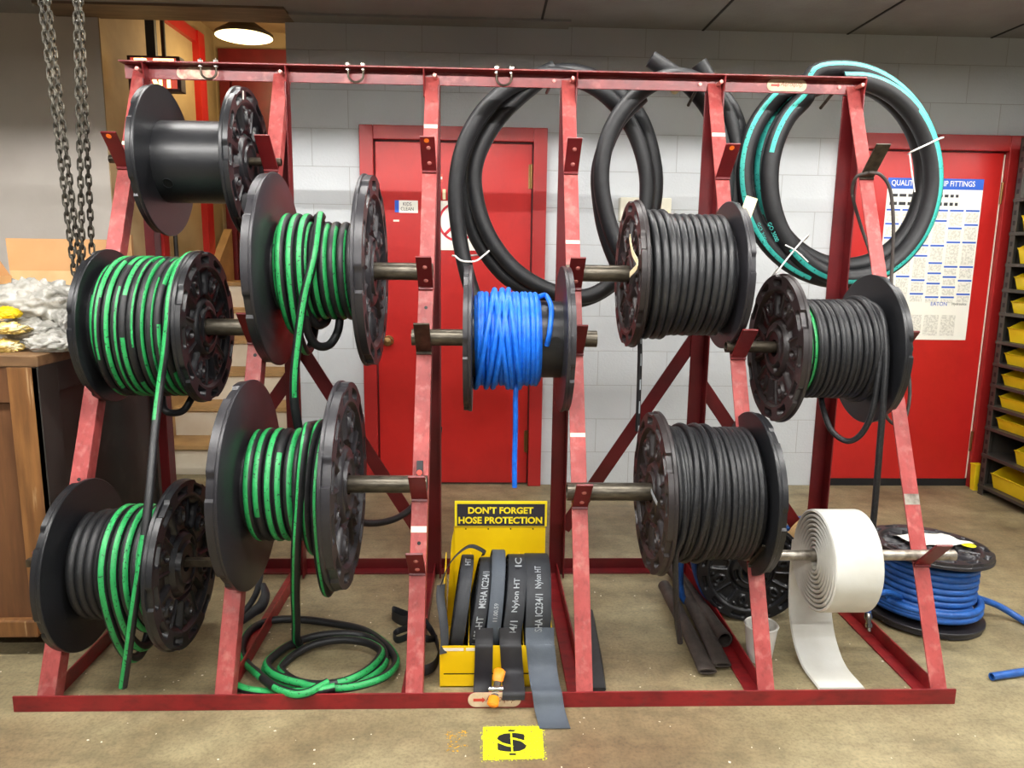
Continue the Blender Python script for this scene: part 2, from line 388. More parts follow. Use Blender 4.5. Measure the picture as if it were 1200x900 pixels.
# block wall from the stair opening to the right, with holes for the two doors
LD = (0.66, 1.68, 2.02); RD = (3.31, 4.345, 2.03)
mb = MB()
for a, b, z0 in ((0.28, LD[0], 0), (LD[0], LD[1], LD[2]), (LD[1], RD[0], 0), (RD[0], RD[1], RD[2]), (RD[1], 8, 0)):
    mb.box((a, WY, z0), (b, WY+0.2, 2.9))
mb.box((0.28, WY+0.2, 0), (0.5, 4.2, 3.2))
struct(mb.build('wall_back', 'block'))
mb = MB(); mb.box((-4.5, WY, 0), (-0.69, WY+0.12, 2.9)); struct(mb.build('wall_left', 'plaster'))
mb = MB(); mb.box((-0.6899, WY+0.0005, 0), (-0.684, 2.80, 3.0)); mb.box((-0.81, WY+0.121, 0), (-0.6899, 2.80, 3.0)); struct(mb.build('wall_jamb', 'jamb'))
mb = MB(); mb.box((-0.85, 2.80, 0), (-0.70, 4.2, 3.2)); struct(mb.build('wall_stair_side', 'stairwall'))
mb = MB(); mb.box((-0.85, 4.0, 0), (0.5, 4.15, 3.2)); struct(mb.build('wall_stair_back', 'stairwall'))
mb = MB(); mb.box((-0.85, WY+0.0, 2.95), (0.5, 4.2, 3.05)); struct(mb.build('ceiling_stairwell', 'jamb'))
mb = MB(); mb.box((-4.5, -5, CZ), (8, WY, CZ+0.1)); struct(mb.build('ceiling', 'ceiling'))
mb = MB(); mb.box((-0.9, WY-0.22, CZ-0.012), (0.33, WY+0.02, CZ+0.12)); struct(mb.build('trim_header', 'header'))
mb = MB(); mb.box((0.33, WY-0.13, CZ-0.012), (1.78, WY-0.0005, CZ+0.01)); struct(mb.build('trim_ceiling_edge', 'ceiling'))
for i, sx in enumerate((1.63, 2.507, 3.30, 4.1)):
    mb = MB(); mb.box((sx-0.006, -3, CZ-0.004), (sx+0.006, WY-0.001, CZ-0.0005)); struct(mb.build('trim_%d' % (i+1), 'seam'))

# fluorescent fixtures overhead (their housings cut the light off the upper wall)
for i, (fx, fy, fl, fe, lip) in enumerate(FIXTURES):
    t = thing('ceiling_light', (fx, fy, CZ), 'long fluorescent shop light hung under the ceiling', 'ceiling light', 'fluorescent shop lights overhead')
    hw, hl = 0.15, fl/2+0.05
    mb = MB(); mb.box((fx-hl, fy-hw, FIX_Z+0.02), (fx+hl, fy+hw, FIX_Z+0.05))
    for sg in (-1, 1):
        mb.box((fx-hl, fy+sg*hw-0.003, FIX_Z-lip), (fx+hl, fy+sg*hw+0.003, FIX_Z+0.05))
        mb.box((fx+sg*hl-0.003, fy-hw, FIX_Z-lip), (fx+sg*hl+0.003, fy+hw, FIX_Z+0.05))
    mb.build('housing', 'housing', t)
    for sg in (-0.8, 0.8):
        mb = MB(); mb.box((fx+sg*hl-0.01, fy-0.01, FIX_Z+0.05), (fx+sg*hl+0.01, fy+0.01, CZ)); mb.build('hanger', 'bare', t)

# ---- doors in the back wall
def door_frame(name, a, b, top, wd):
    mb = MB(); y0 = WY-0.035; y1 = WY+0.12
    mb.box((a, y0, 0), (a+wd, y1, top)); mb.box((b-wd, y0, 0), (b, y1, top)); mb.box((a+wd, y0, top-wd), (b-wd, y1, top))
    return struct(bevel(mb.build(name, 'doorframe'), 0.004))
fr1 = door_frame('trim_door_frame', LD[0], LD[1], LD[2], 0.075)
mb = MB(); mb.box((LD[0]+0.081, WY-0.004, 0.012), (LD[1]-0.081, WY+0.04, LD[2]-0.081)); d1 = struct(bevel(mb.build('door_1', 'door'), 0.003))
mb = MB(); kx, kz = 0.80, 0.85
mb.lathe((kx, WY-0.004, kz), (0, -1, 0), [(0, 0.03), (0.006, 0.03), (0.008, 0.012), (0.03, 0.012), (0.036, 0.022), (0.05, 0.028), (0.062, 0.024), (0.068, 0.0)], 24); mb.build('door_knob', 'brass', d1)
for hz in (1.70, 0.2):
    mb = MB(); mb.cyl((LD[1]-0.083, WY-0.012, hz), (LD[1]-0.083, WY-0.012, hz+0.13), 0.008, 12); mb.box((LD[1]-0.10, WY-0.008, hz), (LD[1]-0.066, WY-0.003, hz+0.13)); mb.build('hinge', 'brass', d1)
fr2 = door_frame('trim_door_frame.001', RD[0], RD[1], RD[2], 0.085)
mb = MB(); mb.box((RD[0]+0.09, WY-0.004, 0.045), (RD[1]-0.095, WY+0.04, RD[2]-0.09)); d2 = struct(bevel(mb.build('door_2', 'door'), 0.003))
mb = MB(); mb.box((RD[0]+0.085, WY-0.002, 0), (RD[1]-0.085, WY+0.1, 0.045)); mb.build('gap_shade_block', 'dark_in', d2)  # near-black block: shade of the gap under the door put into its colour
for hz in (1.66, 0.22):
    mb = MB(); mb.cyl((RD[1]-0.09, WY-0.012, hz), (RD[1]-0.09, WY-0.012, hz+0.12), 0.007, 12); mb.build('hinge', 'brass', d2)
mb = MB(); mb.box((RD[1]-0.0945, WY-0.006, 0.05), (RD[1]-0.0885, WY-0.002, RD[2]-0.1)); mb.build('pale_edge', 'labelwhite', d2)  # pale strip down the edge of the door leaf

# notices on the left door
yD = WY-0.0055
def sheet(name, x0, z0, x1, z1, m, label, cat, y=yD, th=0.0012):
    mb = MB(); mb.box((x0, y-th, z0), (x1, y, z1)); return tag(mb.build(name, m), label, cat)
n1 = sheet('door_note', 0.868, 1.560, 0.972, 1.627, 'paper', 'small handwritten note with a blue edge taped on the red door', 'note')
mb = MB(); mb.box((0.845, yD-0.0013, 1.562), (0.868, yD, 1.627)); mb.build('blue_edge', 'bluebar', n1)
text('writing', 'KIDS\nCLEAN', (0.878, yD-0.0013, 1.572), EX, EZ, 0.07, 0.045, 'ink', n1)
n2 = sheet('prohibition_sign', 1.077, 1.360, 1.304, 1.628, 'paper', 'white sign with a red prohibition circle on the red door', 'sign')
mb = MB(); c0 = Vector((1.19, yD-0.0016, 1.515)); prof = [(0, 0.094), (0, 0.107), (0.0006, 0.107), (0.0006, 0.094)]
mb.lathe(c0, (0, -1, 0), prof, 64, closed=True)
d = Vector((1, 0, 1)).normalized(); p = Vector((1, 0, -1)).normalized()
mb.obox(c0-d*0.097-p*0.008, d*0.194, p*0.016, Yv(-0.0006)); mb.build('prohibition_ring', 'redink', n2)
mb = MB(); mb.box((1.235, yD-0.002, 1.50), (1.25, yD-0.0012, 1.56)); mb.box((1.215, yD-0.002, 1.475), (1.245, yD-0.0012, 1.49)); mb.build('black_pictogram', 'ink', n2)
n3 = sheet('door_sticker', 1.047, 1.728, 1.11, 1.772, 'badgered', 'orange red sticker with white stripe above the prohibition sign', 'sticker')
mb = MB(); mb.box((1.05, yD-0.002, 1.742), (1.107, yD-0.0012, 1.757)); mb.build('white_stripe', 'paper', n3)
sheet('paper_slip', 1.108, 1.635, 1.125, 1.69, 'cream', 'narrow cream paper slip just above the prohibition sign', 'note')
sheet('tape_scrap', 0.836, 1.512, 0.868, 1.522, 'labelwhite', 'tiny white scrap of tape below the handwritten note', 'tape')

# poster on the right door
px0, px1, pz0, pz1 = 3.60, 4.15, 0.885, 1.795; py = WY-0.0055
po = thing('wall_poster', (3.87, py, pz0), 'large white hose fittings chart with blue headings on the red door', 'poster')
mb = MB(); mb.box((px0, py-0.0012, pz0), (px1, py, pz1)); mb.build('sheet', 'paper', po)
q = py-0.0013
mb = MB(); mb.box((px0, q-0.0004, 1.735), (px1, q, pz1)); mb.build('blue_header', 'bluebar', po)
text('header_text', 'QUALITY AEROQUIP FITTINGS', (px0+0.02, q-0.0005, 1.747), EX, EZ, 0.48, 0.036, 'paper', po, bold=0.012)
mb = MB()
for zz, s in ((1.70, 0.016), (1.655, 0.018)):
    xx = px0+0.02
    for k in range(10):
        wq = 0.042-0.0028*k; mb.box((xx, q-0.0005, zz-s/2), (xx+wq, q, zz+s/2)); xx += wq+0.011
mb.build('fitting_silhouettes', 'ink', po)
mb = MB(); mg = MB()
cw = (px1-px0)/6
for ci in range(6):
    zz = 1.625; rr = random.Random(ci+3)
    while zz > 1.12:
        x0 = px0+ci*cw+0.006
        mb.box((x0, q-0.0004, zz-0.01), (x0+cw-0.012, q, zz))
        hh = rr.choice((0.05, 0.07, 0.09, 0.13)); hh = min(hh, zz-1.1)
        mg.box((x0+0.004, q-0.0003, zz-hh), (x0+cw-0.016, q, zz-0.016)); zz -= hh+0.008
for ci in range(4):
    x0 = px0+0.09+ci*0.1; mg.box((x0, q-0.0003, 0.91), (x0+0.085, q, 1.03))
mb.build('blue_headings', 'bluebar', po); mg.build('small_print', 'greytext', po)
text('maker_name', 'EATON', (3.92, q-0.0005, 1.083), EX, EZ, 0.095, 0.022, 'bluebar', po)
text('maker_line', 'Hydraulics', (4.045, q-0.0005, 1.083), EX, EZ, 0.085, 0.02, 'ink', po)

# electrical box behind the middle coil, sounder above it
t = thing('switch_box', (2.22, WY, 1.52), 'cream enamel control box on the block wall behind hanging black coil', 'switch box')
mb = MB(); mb.box((2.085, WY-0.06, 1.53), (2.37, WY-0.0005, 1.66)); bevel(mb.build('case', 'boxcream', t), 0.006)
mb = MB(); mb.box((2.335, WY-0.064, 1.545), (2.362, WY-0.06, 1.575)); mb.build('black_switch', 'ink', t)
mb = MB(); mb.box((2.10, WY-0.05, 1.25), (2.15, WY-0.0005, 1.529)); mb.build('conduit_cover', 'boxcream', t)
mb = MB(); mb.lathe((2.37, WY, 2.236), (0, -1, 0), [(0, 0.022), (0.09, 0.022), (0.095, 0.016), (0.10, 0)], 20)
tag(mb.build('wall_plug', 'cream'), 'small cream round fitting on the wall behind the top beam', 'wall fitting')

# ---- stairwell
for k in range(6):
    y0 = 2.40+0.24*k; z1 = 0.185*(k+1)
    mb = MB(); mb.box((-0.60, y0, 0), (0.28, y0+0.26, z1-0.025)); struct(mb.build('trim_riser_%d' % (k+1), 'riser'))
    mb = MB(); mb.box((-0.60, y0-0.02, z1-0.025), (0.28, y0+0.24, z1)); struct(mb.build('trim_tread_%d' % (k+1), 'tread'))
mb = MB(); mb.prism([(-0.66, 2.25, 0), (-0.66, 2.25, 0.22), (-0.66, 3.9, 1.50), (-0.66, 3.9, 1.0), (-0.66, 2.6, 0)], (0.06, 0, 0)); struct(mb.build('trim_stringer', 'tread'))
mb = MB(); mb.box((-0.70, 3.84, 0), (0.28, 4.0, 1.11)); struct(mb.build('floor_landing', 'tread'))
mb = MB(); mb.box((-0.7, 2.82, 0), (-0.672, 2.90, 2.95)); struct(mb.build('trim_red_post', 'doorframe'))
mb = MB(); mb.box((-0.7, 2.90, 2.76), (-0.668, 3.66, 2.84)); struct(mb.build('trim_red_crown', 'doorframe'))
mb = MB(); mb.box((-0.7, 3.56, 0.9), (-0.655, 3.68, 2.84)); struct(mb.build('trim_red_corner', 'door'))
mb = MB(); mb.cyl((-0.66, 2.97, 0.6), (-0.66, 2.97, 2.9), 0.014, 12); struct(mb.build('trim_conduit', 'wooddark'))
fz = 1.11
mb = MB(); mb.box((-0.655, 3.95, fz), (-0.58, 4.0, 2.72)); mb.box((-0.655, 3.95, 2.72), (0.2, 4.0, 2.82)); struct(mb.build('trim_stair_door_frame', 'reddark'))
mb = MB(); mb.box((-0.57, 3.97, fz), (0.2, 4.0, 2.71)); struct(mb.build('door_3', 'reddark'))

t = thing('pendant_lamp', (-0.262, 3.3, 2.95), 'round lit dome lamp hanging in the stairwell', 'lamp')
c = (-0.262, 3.3, 2.735)
mb = MB(); mb.lathe(c, (0, 0, 1), [(0, 0.19), (0.02, 0.185), (0.06, 0.12), (0.1, 0.06), (0.12, 0.05), (0.125, 0.045)], 40); mb.lathe(c, (0, 0, 1), [(0.125, 0.045), (0.17, 0.04), (0.215, 0.04)], 20); mb.build('shade', 'lampshade', t)
mb = MB(); mb.lathe((c[0], c[1], c[2]-0.014), (0, 0, 1), [(0, 0.0), (0.0, 0.10), (0.006, 0.16), (0.013, 0.182), (0.0135, 0.0)], 40); mb.build('diffuser', 'lamp', t)
pl = bpy.data.lights.new('lamp_light', 'POINT'); pl.energy = 11; pl.color = (1, 0.74, 0.42); pl.shadow_soft_size = 0.15
po_ = bpy.data.objects.new('lamp_light', pl); COL.objects.link(po_); po_.location = (c[0], c[1], c[2]-0.18); po_.parent = t; po_.location = (0, 0, -0.395)

t = thing('exit_sign', (-0.475, 2.36, 2.20), 'lit EXIT sign in the stair opening behind the top beam', 'sign')
ex0, ex1, ez0, ez1, ey = -0.62, -0.335, 2.20, 2.385, 2.36
mb = MB(); mb.box((ex0, ey, ez0), (ex1, ey+0.07, ez1)); bevel(mb.build('housing', 'exitframe', t), 0.004)
mb = MB(); mb.box((ex0+0.02, ey-0.003, ez0+0.015), (ex1-0.02, ey, ez1-0.012)); mb.build('face', 'exitred', t)
text('lettering', 'EXIT', (ex0+0.04, ey-0.0035, ez0+0.018), EX, EZ, 0.215, 0.152, 'exitlit', t, bold=0.045)
mb = MB(); mb.box((ex0+0.1, ey+0.02, ez1), (ex0+0.15, ey+0.05, 2.95)); mb.build('hanger', 'wooddark', t)

# ================================================================ the hose rack
RW, RH, RDp = 2.80, 2.025, 0.955
def legy(z): return RDp*z/RH
LEGX = [0.055, 0.573, 1.14, 1.656, 2.216, 2.757]
rack = thing('hose_rack', (1.4, 0.4, 0), 'large red welded steel A-frame rack holding the hose reels', 'rack')
AW, AT = 0.052, 0.006
mb = MB(); mb.box((-0.03, 0, 0), (RW, AT, 0.05)); mb.box((-0.03, AT, 0), (RW, 0.05, AT)); bevel(mb.build('front_rail', 'redrail', rack), 0.0015)
mb = MB(); mb.box((0, RDp+0.05, 0), (RW, RDp+0.056, 0.05)); mb.box((0, RDp, 0), (RW, RDp+0.05, AT)); bevel(mb.build('rear_rail', 'reddark', rack), 0.0015)
mb = MB(); mb.box((0.0, RDp-0.012, RH-0.055), (RW-0.015, RDp-0.006, RH)); mb.box((0.0, RDp-0.062, RH-0.006), (RW-0.015, RDp-0.012, RH)); bevel(mb.build('top_beam', 'red', rack), 0.0015)
LD_ = Vector((0, RDp, RH)).normalized(); LN = Vector((0, -LD_.z, LD_.y))
SLOT = []          # (leg index, base height, material, bolts)
for i, lx in enumerate(LEGX):
    p0 = Vector((lx-AW/2, legy(0.008), 0.008)); L = (RH-0.03)/LD_.z
    mb = MB(); mb.obox(p0-LN*0, X(AW), LD_*L, -LN*AT)
    mb.obox(p0+X(AW-AT)-LN*AT, X(AT), LD_*L, -LN*0.045)
    m = 'redworn'
    lg = bevel(mb.build('front_leg', m, rack), 0.0015)
    # labels and worn patches on the leg face
    def patch(z, h, m, w=AW*0.96, name='tape_label', dx=0):
        a = Vector((lx-w/2+dx, legy(z), z))+LN*0.0008
        b = MB(); b.obox(a, X(w), LD_*(h/LD_.z), -LN*0.0006); b.build(name, m, lg)
    for z, h, m2 in {0: [(1.715, 0.014, 'labelwhite')], 1: [(1.29, 0.016, 'labelwhite')], 2: [(1.80, 0.014, 'labelwhite'), (0.47, 0.018, 'labelwhite')],
                     3: [(1.385, 0.012, 'labelwhite'), (0.752, 0.012, 'labelwhite')], 4: [(1.79, 0.014, 'labelwhite')], 5: [(0.552, 0.032, 'galv')]}[i]:
        patch(z, h, m2)
    holes = {0: [0.62, 0.565], 1: [1.0], 2: [0.44, 1.16]}.get(i, [])
    if holes:
        b = MB()
        for z in holes:
            c = Vector((lx+0.002, legy(z), z)); b.lathe(c-LN*0.001, LN, [(0, 0.006), (0.002, 0.006)], 14)
        b.build('bolt_hole', 'black', lg)
    # rear post (angle iron) and floor rail running back
    mb = MB(); mb.box((lx-0.03, RDp, 0.006), (lx+0.03, RDp+0.006, RH-0.055)); mb.box((lx+0.024, RDp-0.055, 0.006), (lx+0.03, RDp, RH-0.06))
    bevel(mb.build('rear_post', 'reddark', rack), 0.0015)
    xr = lx if i < 5 else lx+0.0
    mb = MB(); mb.box((xr-0.045, 0.05, 0.0), (xr+0.0, RDp, 0.006)); mb.box((xr-0.0, 0.05, 0.0), (xr+0.006, RDp, 0.05))
    bevel(mb.build('side_rail', 'redrail', rack), 0.0015)
    # gusset under the top beam
    mb = MB(); gx = lx+AW/2 if i not in (2,) else lx-AW/2-0.006
    mb.prism([(gx, RDp-0.06, RH-0.006), (gx, RDp-0.012, RH-0.006), (gx, RDp-0.012, RH-0.10), (gx, RDp-0.035, RH-0.10)], (0.006, 0, 0)); mb.build('gusset', 'red', rack)
    mb = MB(); mb.lathe((lx+0.012, RDp-0.062-0.0, RH-0.03), (0, -1, 0), [(-0.05, 0.008), (0.004, 0.008), (0.006, 0.006)], 6, smooth=False); mb.build('bolt', 'bolt', rack)
    if i in (3, 4, 5):
        sx = -0.055; mb = MB(); mb.lathe((lx+sx, RDp-0.012, RH-0.03), (0, -1, 0), [(-0.01, 0.007), (0.006, 0.007)], 6, smooth=False); mb.build('bolt', 'bolt', rack)
        mb = MB(); mb.tube([(lx+sx, RDp-0.002, RH-0.03), (lx+sx, RDp+0.05, RH-0.045), (lx+sx-0.004, RDp+0.13, RH-0.08)] if i != 3 else [(lx+sx, RDp-0.002, RH-0.02), (lx+sx, RDp+0.1, RH-0.012), (lx+sx, RDp+0.34, RH-0.002)], 0.0065, 10); mb.build('hanging_peg', 'bare', rack)
for (i, j, zi, zj) in ((0, 1, 0.18, 0.86), (2, 1, 0.13, 1.02), (3, 4, 0.20, 1.04), (5, 4, 0.16, 0.86)):
    a = Vector((LEGX[i], RDp+0.0065, zi)); b = Vector((LEGX[j], RDp+0.0065, zj))
    if i < j: a.x += 0.03
    else: a.x -= 0.03
    d = (b-a).normalized(); n = Vector((-d.z, 0, d.x))
    mb = MB(); mb.obox(a-n*0.027, d*(b-a).length, n*0.054, Yv(0.006)); mb.build('diagonal_brace', 'reddark', rack)

# pipes (axles) : name -> (ra, z, x0, x1)
AX = {'A1': (0.0145, 1.660), 'A2': (0.028, 1.092), 'A3': (0.017, 0.395), 'A4': (0.030, 1.282), 'A5': (0.028, 0.618), 'A6': (0.028, 1.066),
      'A7': (0.029, 1.284), 'A8': (0.029, 0.598), 'A9': (0.020, 1.044), 'AW': (0.017, 0.412)}
PD = Vector((0, -0.70, 0.714)).normalized()
COS = PD.dot(LD_); HALF = math.acos(COS)/2; BIS = (PD+LD_).normalized()
def vbase(ra, z):   # weld point of a bracket whose V holds a pipe of radius ra at height z
    d = ra/math.sin(HALF)+0.0012; zB = z-d*BIS.z
    return zB
def axle_y(ra, z):
    zB = vbase(ra, z); return legy(zB)+BIS.y*(ra/math.sin(HALF)+0.0012)
def bracket(i, zB, m='redbracket', bolts=False, dot=False, ln=0.15):
    lx = LEGX[i]; B = Vector((lx-AW/2, legy(zB), zB))
    nrm = PD.cross(EX).normalized()      # plate normal, away from the pipe
    if nrm.z > 0: nrm = -nrm
    mb = MB(); mb.obox(B+LD_*0, X(AW), PD*ln, nrm*0.007)
    mb.obox(B-LD_*0.012+LN*0.001, X(AW), LD_*0.012, LN*0.008)
    o = bevel(mb.build('bracket', m, rack), 0.0012)
    if bolts:
        for t in (0.04, 0.105):
            mb = MB(); mb.lathe(B+X(AW*0.55)+PD*t+nrm*0.007, nrm, [(0, 0.0075), (0.003, 0.0075), (0.005, 0.004)], 12); mb.build('bolt', 'bolt', o)
    if dot:
        mb = MB(); mb.lathe(B+X(AW*0.45)+PD*0.135+nrm*0.0072, nrm, [(0, 0.009), (0.0006, 0.009)], 20); mb.build('orange_sticker', 'orangedot', o)
    return o
BR = [(0, 'A1', 'red', 0, 1), (1, 'A1', 'red', 0, 0), (0, 'A2', 'red', 0, 0), (1, 'A2', 'red', 0, 0), (0, 'A3', 'red', 0, 0), (1, 'A3', 'red', 0, 0),
      (1, 'A4', 'reddark', 1, 0), (2, 'A4', 'red', 1, 0), (1, 'A5', 'red', 0, 0), (2, 'A5', 'red', 0, 0), (2, 'A6', 'bare', 0, 0), (3, 'A6', 'red', 0, 0),
      (3, 'A7', 'reddark', 1, 0), (4, 'A7', 'red', 0, 0), (3, 'A8', 'reddark', 1, 0), (4, 'A8', 'red', 0, 0), (4, 'A9', 'red', 0, 0), (5, 'A9', 'red', 0, 0),
      (4, 'AW', 'bare', 0, 0), (5, 'AW', 'reddark', 0, 0)]
for i, a, m, bo, do in BR: bracket(i, vbase(*AX[a]), 'redbracket' if m == 'red' else m, bo, do)
for i, zB, m, bo, do in ((2, 1.640, 'redbracket', 1, 1), (3, 1.645, 'redbracket', 1, 0), (4, 1.635, 'reddark', 0, 1), (5, 1.645, 'bare', 0, 0), (2, 0.36, 'reddark', 1, 0)): bracket(i, zB, m, bo, do)
# black reflector plate on the middle leg
zz = 0.60; a = Vector((LEGX[2]-0.012, legy(zz), zz))+LN*0.002
mb = MB(); mb.obox(a, X(0.02), LD_*0.085, LN*0.012); o = mb.build('black_clip', 'strap', rack)
mb = MB(); mb.lathe(a+X(0.01)+LD_*0.045+LN*0.012, LN, [(0, 0.009), (0.004, 0.009), (0.004, 0.0045), (0.0042, 0)], 16); mb.build('red_ring', 'badgered', o)
# U-bolts hanging through the top flange
for ux in (0.318, 0.858, 1.41):
    yy = RDp-0.042; mb = MB()
    mb.tube([(ux-0.028, yy, RH+0.016), (ux-0.028, yy, RH-0.03)]+[(ux-0.028*math.cos(t), yy, RH-0.03-0.026*math.sin(t)) for t in [PI*k/12 for k in range(1, 12)]]+[(ux+0.028, yy, RH-0.03), (ux+0.028, yy, RH+0.016)], 0.0042, 10)
    u = mb.build('u_bolt', 'bare', rack)
    for sg in (-1, 1):
        mb = MB(); mb.lathe((ux+sg*0.028, yy, RH+0.0005), EZ, [(0, 0.009), (0.009, 0.009)], 6, smooth=False); mb.build('nut', 'chrome', u)
        mb = MB(); mb.lathe((ux+sg*0.028, yy, RH-0.0065), -EZ, [(0, 0.008), (0.008, 0.008)], 6, smooth=False); mb.build('nut', 'chrome', u)
# maker's badges
def badge(name, x0, x1, zc, h, y, worn=False, parent=rack):
    r = h/2; pts = []
    for k in range(13): t = PI/2+PI*k/12; pts.append((x0+r+r*math.cos(t), y, zc+r*math.sin(t)))
    for k in range(13): t = -PI/2+PI*k/12; pts.append((x1-r+r*math.cos(t), y, zc+r*math.sin(t)))
    mb = MB(); mb.prism(pts, (0, -0.002, 0)); b = mb.build(name, 'badgeworn' if worn else 'badge', parent)
    if not worn:
        w = x1-x0; yy = y-0.0025
        mb = MB(); a0 = x0+w*0.10
        mb.box((a0, yy, zc-h*0.10), (a0+w*0.17, yy+0.0004, zc+h*0.10))
        mb.prism([(a0+w*0.17, yy, zc-h*0.2), (a0+w*0.23, yy, zc), (a0+w*0.17, yy, zc+h*0.2)], (0, 0.0004, 0)); mb.build('arrow', 'badgered', b)
        text('lettering', 'Aeroquip', (x0+w*0.33, y-0.0022, zc-h*0.24), EX, EZ, w*0.56, h*0.60, 'badgebrown', b, font_shear=0.25)
    return b
badge('maker_badge', 2.42, 2.575, 1.998, 0.042, RDp-0.0125)
badge('maker_badge.001', 0.19, 0.345, 1.995, 0.044, RDp-0.0125, True)
badge('maker_badge.002', 1.303, 1.462, 0.029, 0.046, -0.0005)

# ================================================================ axle pipes
def pipe(a, x0, x1, label, m='pipe', r_in=0.8, square=False):
    ra, z = AX[a]; y = axle_y(ra, z)
    if square:
        mb = MB(); s = ra*0.7; mb.box((x0, y-s, z-s), (x1, y+s, z+s)); o = bevel(mb.build('axle_bar', m), 0.002)
    else:
        mb = MB(); mb.lathe((x0, y, z), EX, [(0, ra*r_in), (0, ra), (x1-x0, ra), (x1-x0, ra*r_in)], 28, closed=True); o = mb.build('axle_pipe', m)
    return tag(o, label, 'axle', 'axle pipes in the rack')
pipe('A1', 0.005, 0.61, 'thin steel rod through the empty black reel', 'bare')
pipe('A2', 0.02, 0.625, 'grey steel pipe through the reel full of green striped hose')
pipe('A3', -0.05, 0.615, 'square steel bar through the lowest green and black hose reel', 'bare', square=True)
pipe('A4', 0.53, 1.165, 'steel pipe through the upper large green striped hose reel')
pipe('A5', 0.53, 1.165, 'steel pipe through the lower large green striped hose reel')
pipe('A6', 1.10, 1.725, 'steel pipe through the bright blue hose reel')
pipe('A7', 1.625, 2.275, 'steel pipe through the grey black hose reel under black coil')
pipe('A8', 1.612, 2.25, 'steel pipe through the thin black braided hose reel')
pipe('A9', 2.17, 2.815, 'steel rod through the black hose reel before the red door', 'bare')
pipe('AW', 2.175, 2.86, 'galvanised conduit rod through the white flat hose roll', 'galv')

# ================================================================ reels
def sstep(a, b, x):
    t = max(0.0, min(1.0, (x-a)/(b-a))); return t*t*(3-2*t)
def flange_mesh(name, R, hub, m):
    """moulded flange: smooth inner face at x=0, ribbed outer face towards +x"""
    key = (name, R, hub)
    NR, NT = 52, 240
    vs, fs = [], []
    rh = [hub+(R*0.985-hub)*k/(NR-1) for k in range(NR)]
    def box(v, c, w, e): return sstep(-w-e, -w+e, v-c)*(1-sstep(w-e, w+e, v-c))
    def h(rho, th):
        z = 0.016
        a6 = ((th+PI/6) % (PI/3))-PI/6            # six sectors
        b6 = (th % (PI/3))-PI/6
        z += 0.012*sstep(0.76, 0.80, rho)          # rim
        a12 = ((th+PI/12) % (PI/6))-PI/12
        z -= 0.016*box(rho, 0.885, 0.036, 0.014)*box(a12*rho, 0, 0.115, 0.02)     # rim pockets
        wwin = 0.05+0.20*max(0, rho-0.42)
        z -= 0.012*box(rho, 0.59, 0.135, 0.025)*box(b6*rho, 0, wwin, 0.02)        # teardrop windows
        z += 0.006*box(rho, 0.60, 0.17, 0.02)*box(abs(b6*rho), wwin+0.035, 0.014, 0.012)
        d = math.hypot((rho-0.60), a6*rho*1.5)
        z += 0.009*(1-sstep(0.10, 0.13, d)); z -= 0.014*(1-sstep(0.045, 0.065, d))   # oval bosses
        d2 = math.hypot((rho-0.715), (abs(a6)*rho-0.12))
        z += 0.008*(1-sstep(0.02, 0.04, d2))      # small studs
        z += 0.008*(1-sstep(0.34, 0.37, rho)); z -= 0.010*box(rho, 0.40, 0.02, 0.012)
        z += 0.006*box(rho, 0.24, 0.012, 0.01)
        ang = (th % (PI/1.5))-PI/3
        z -= 0.010*box(rho, 0.29, 0.03, 0.012)*box(ang*rho, 0, 0.10, 0.02)
        return max(0.006, z)*R/0.25
    notch = lambda th: 0.028*sum(1-sstep(0.10, 0.125, abs(((th-c+PI) % (2*PI))-PI)) for c in (0.5, 1.55, 2.6, 3.65, 4.7, 5.75))
    for k in range(NR):
        for t in range(NT):
            th = 2*PI*t/NT; r = rh[k]; rho = r/R
            if k == NR-1: r = R*(0.985-notch(th))
            elif rho > 0.93: r = r-(rho-0.93)/0.055*R*notch(th)
            vs.append((h(rho, th), r*math.cos(th), r*math.sin(th)))
    for k in range(NR-1):
        for t in range(NT):
            t2 = (t+1) % NT; fs.append((k*NT+t, k*NT+t2, (k+1)*NT+t2, (k+1)*NT+t))
    prev = (NR-1)*NT
    def ring(x, r):
        nonlocal prev
        o = len(vs)
        for t in range(NT):
            th = 2*PI*t/NT; rr = r(th) if callable(r) else r
            vs.append((x, rr*math.cos(th), rr*math.sin(th)))
        for t in range(NT):
            t2 = (t+1) % NT; fs.append((prev+t, prev+t2, o+t2, o+t))
        prev = o
    ring(0.013, lambda th: R*(0.988-notch(th))); ring(0.011, R*0.997); ring(0.009, R); ring(0.002, R); ring(0.0, R*0.992)
    ring(0.0, R*0.55); ring(0.0, hub); 
    for t in range(NT):
        t2 = (t+1) % NT; fs.append((prev+t, prev+t2, t2, t))
    me = bpy.data.meshes.new('flange'); me.from_pydata(vs, [], fs); me.materials.append(MT[m])
    for p in me.polygons: p.use_smooth = True
    bm = bmesh.new(); bm.from_mesh(me); bmesh.ops.recalc_face_normals(bm, faces=bm.faces); bm.to_mesh(me); bm.free()
    me.set_sharp_from_angle(angle=0.7)
    return me
FM = {}
def flange(parent, off, R, hub, m, outer, spin):
    k = (R, hub, m)
    if k not in FM: FM[k] = flange_mesh('flange', R, hub, m)
    o = bpy.data.objects.new('flange', FM[k]); COL.objects.link(o); o.parent = parent; o.location = off
    o.rotation_euler = (spin, 0, 0) if outer > 0 else (spin, 0, PI)
    return o
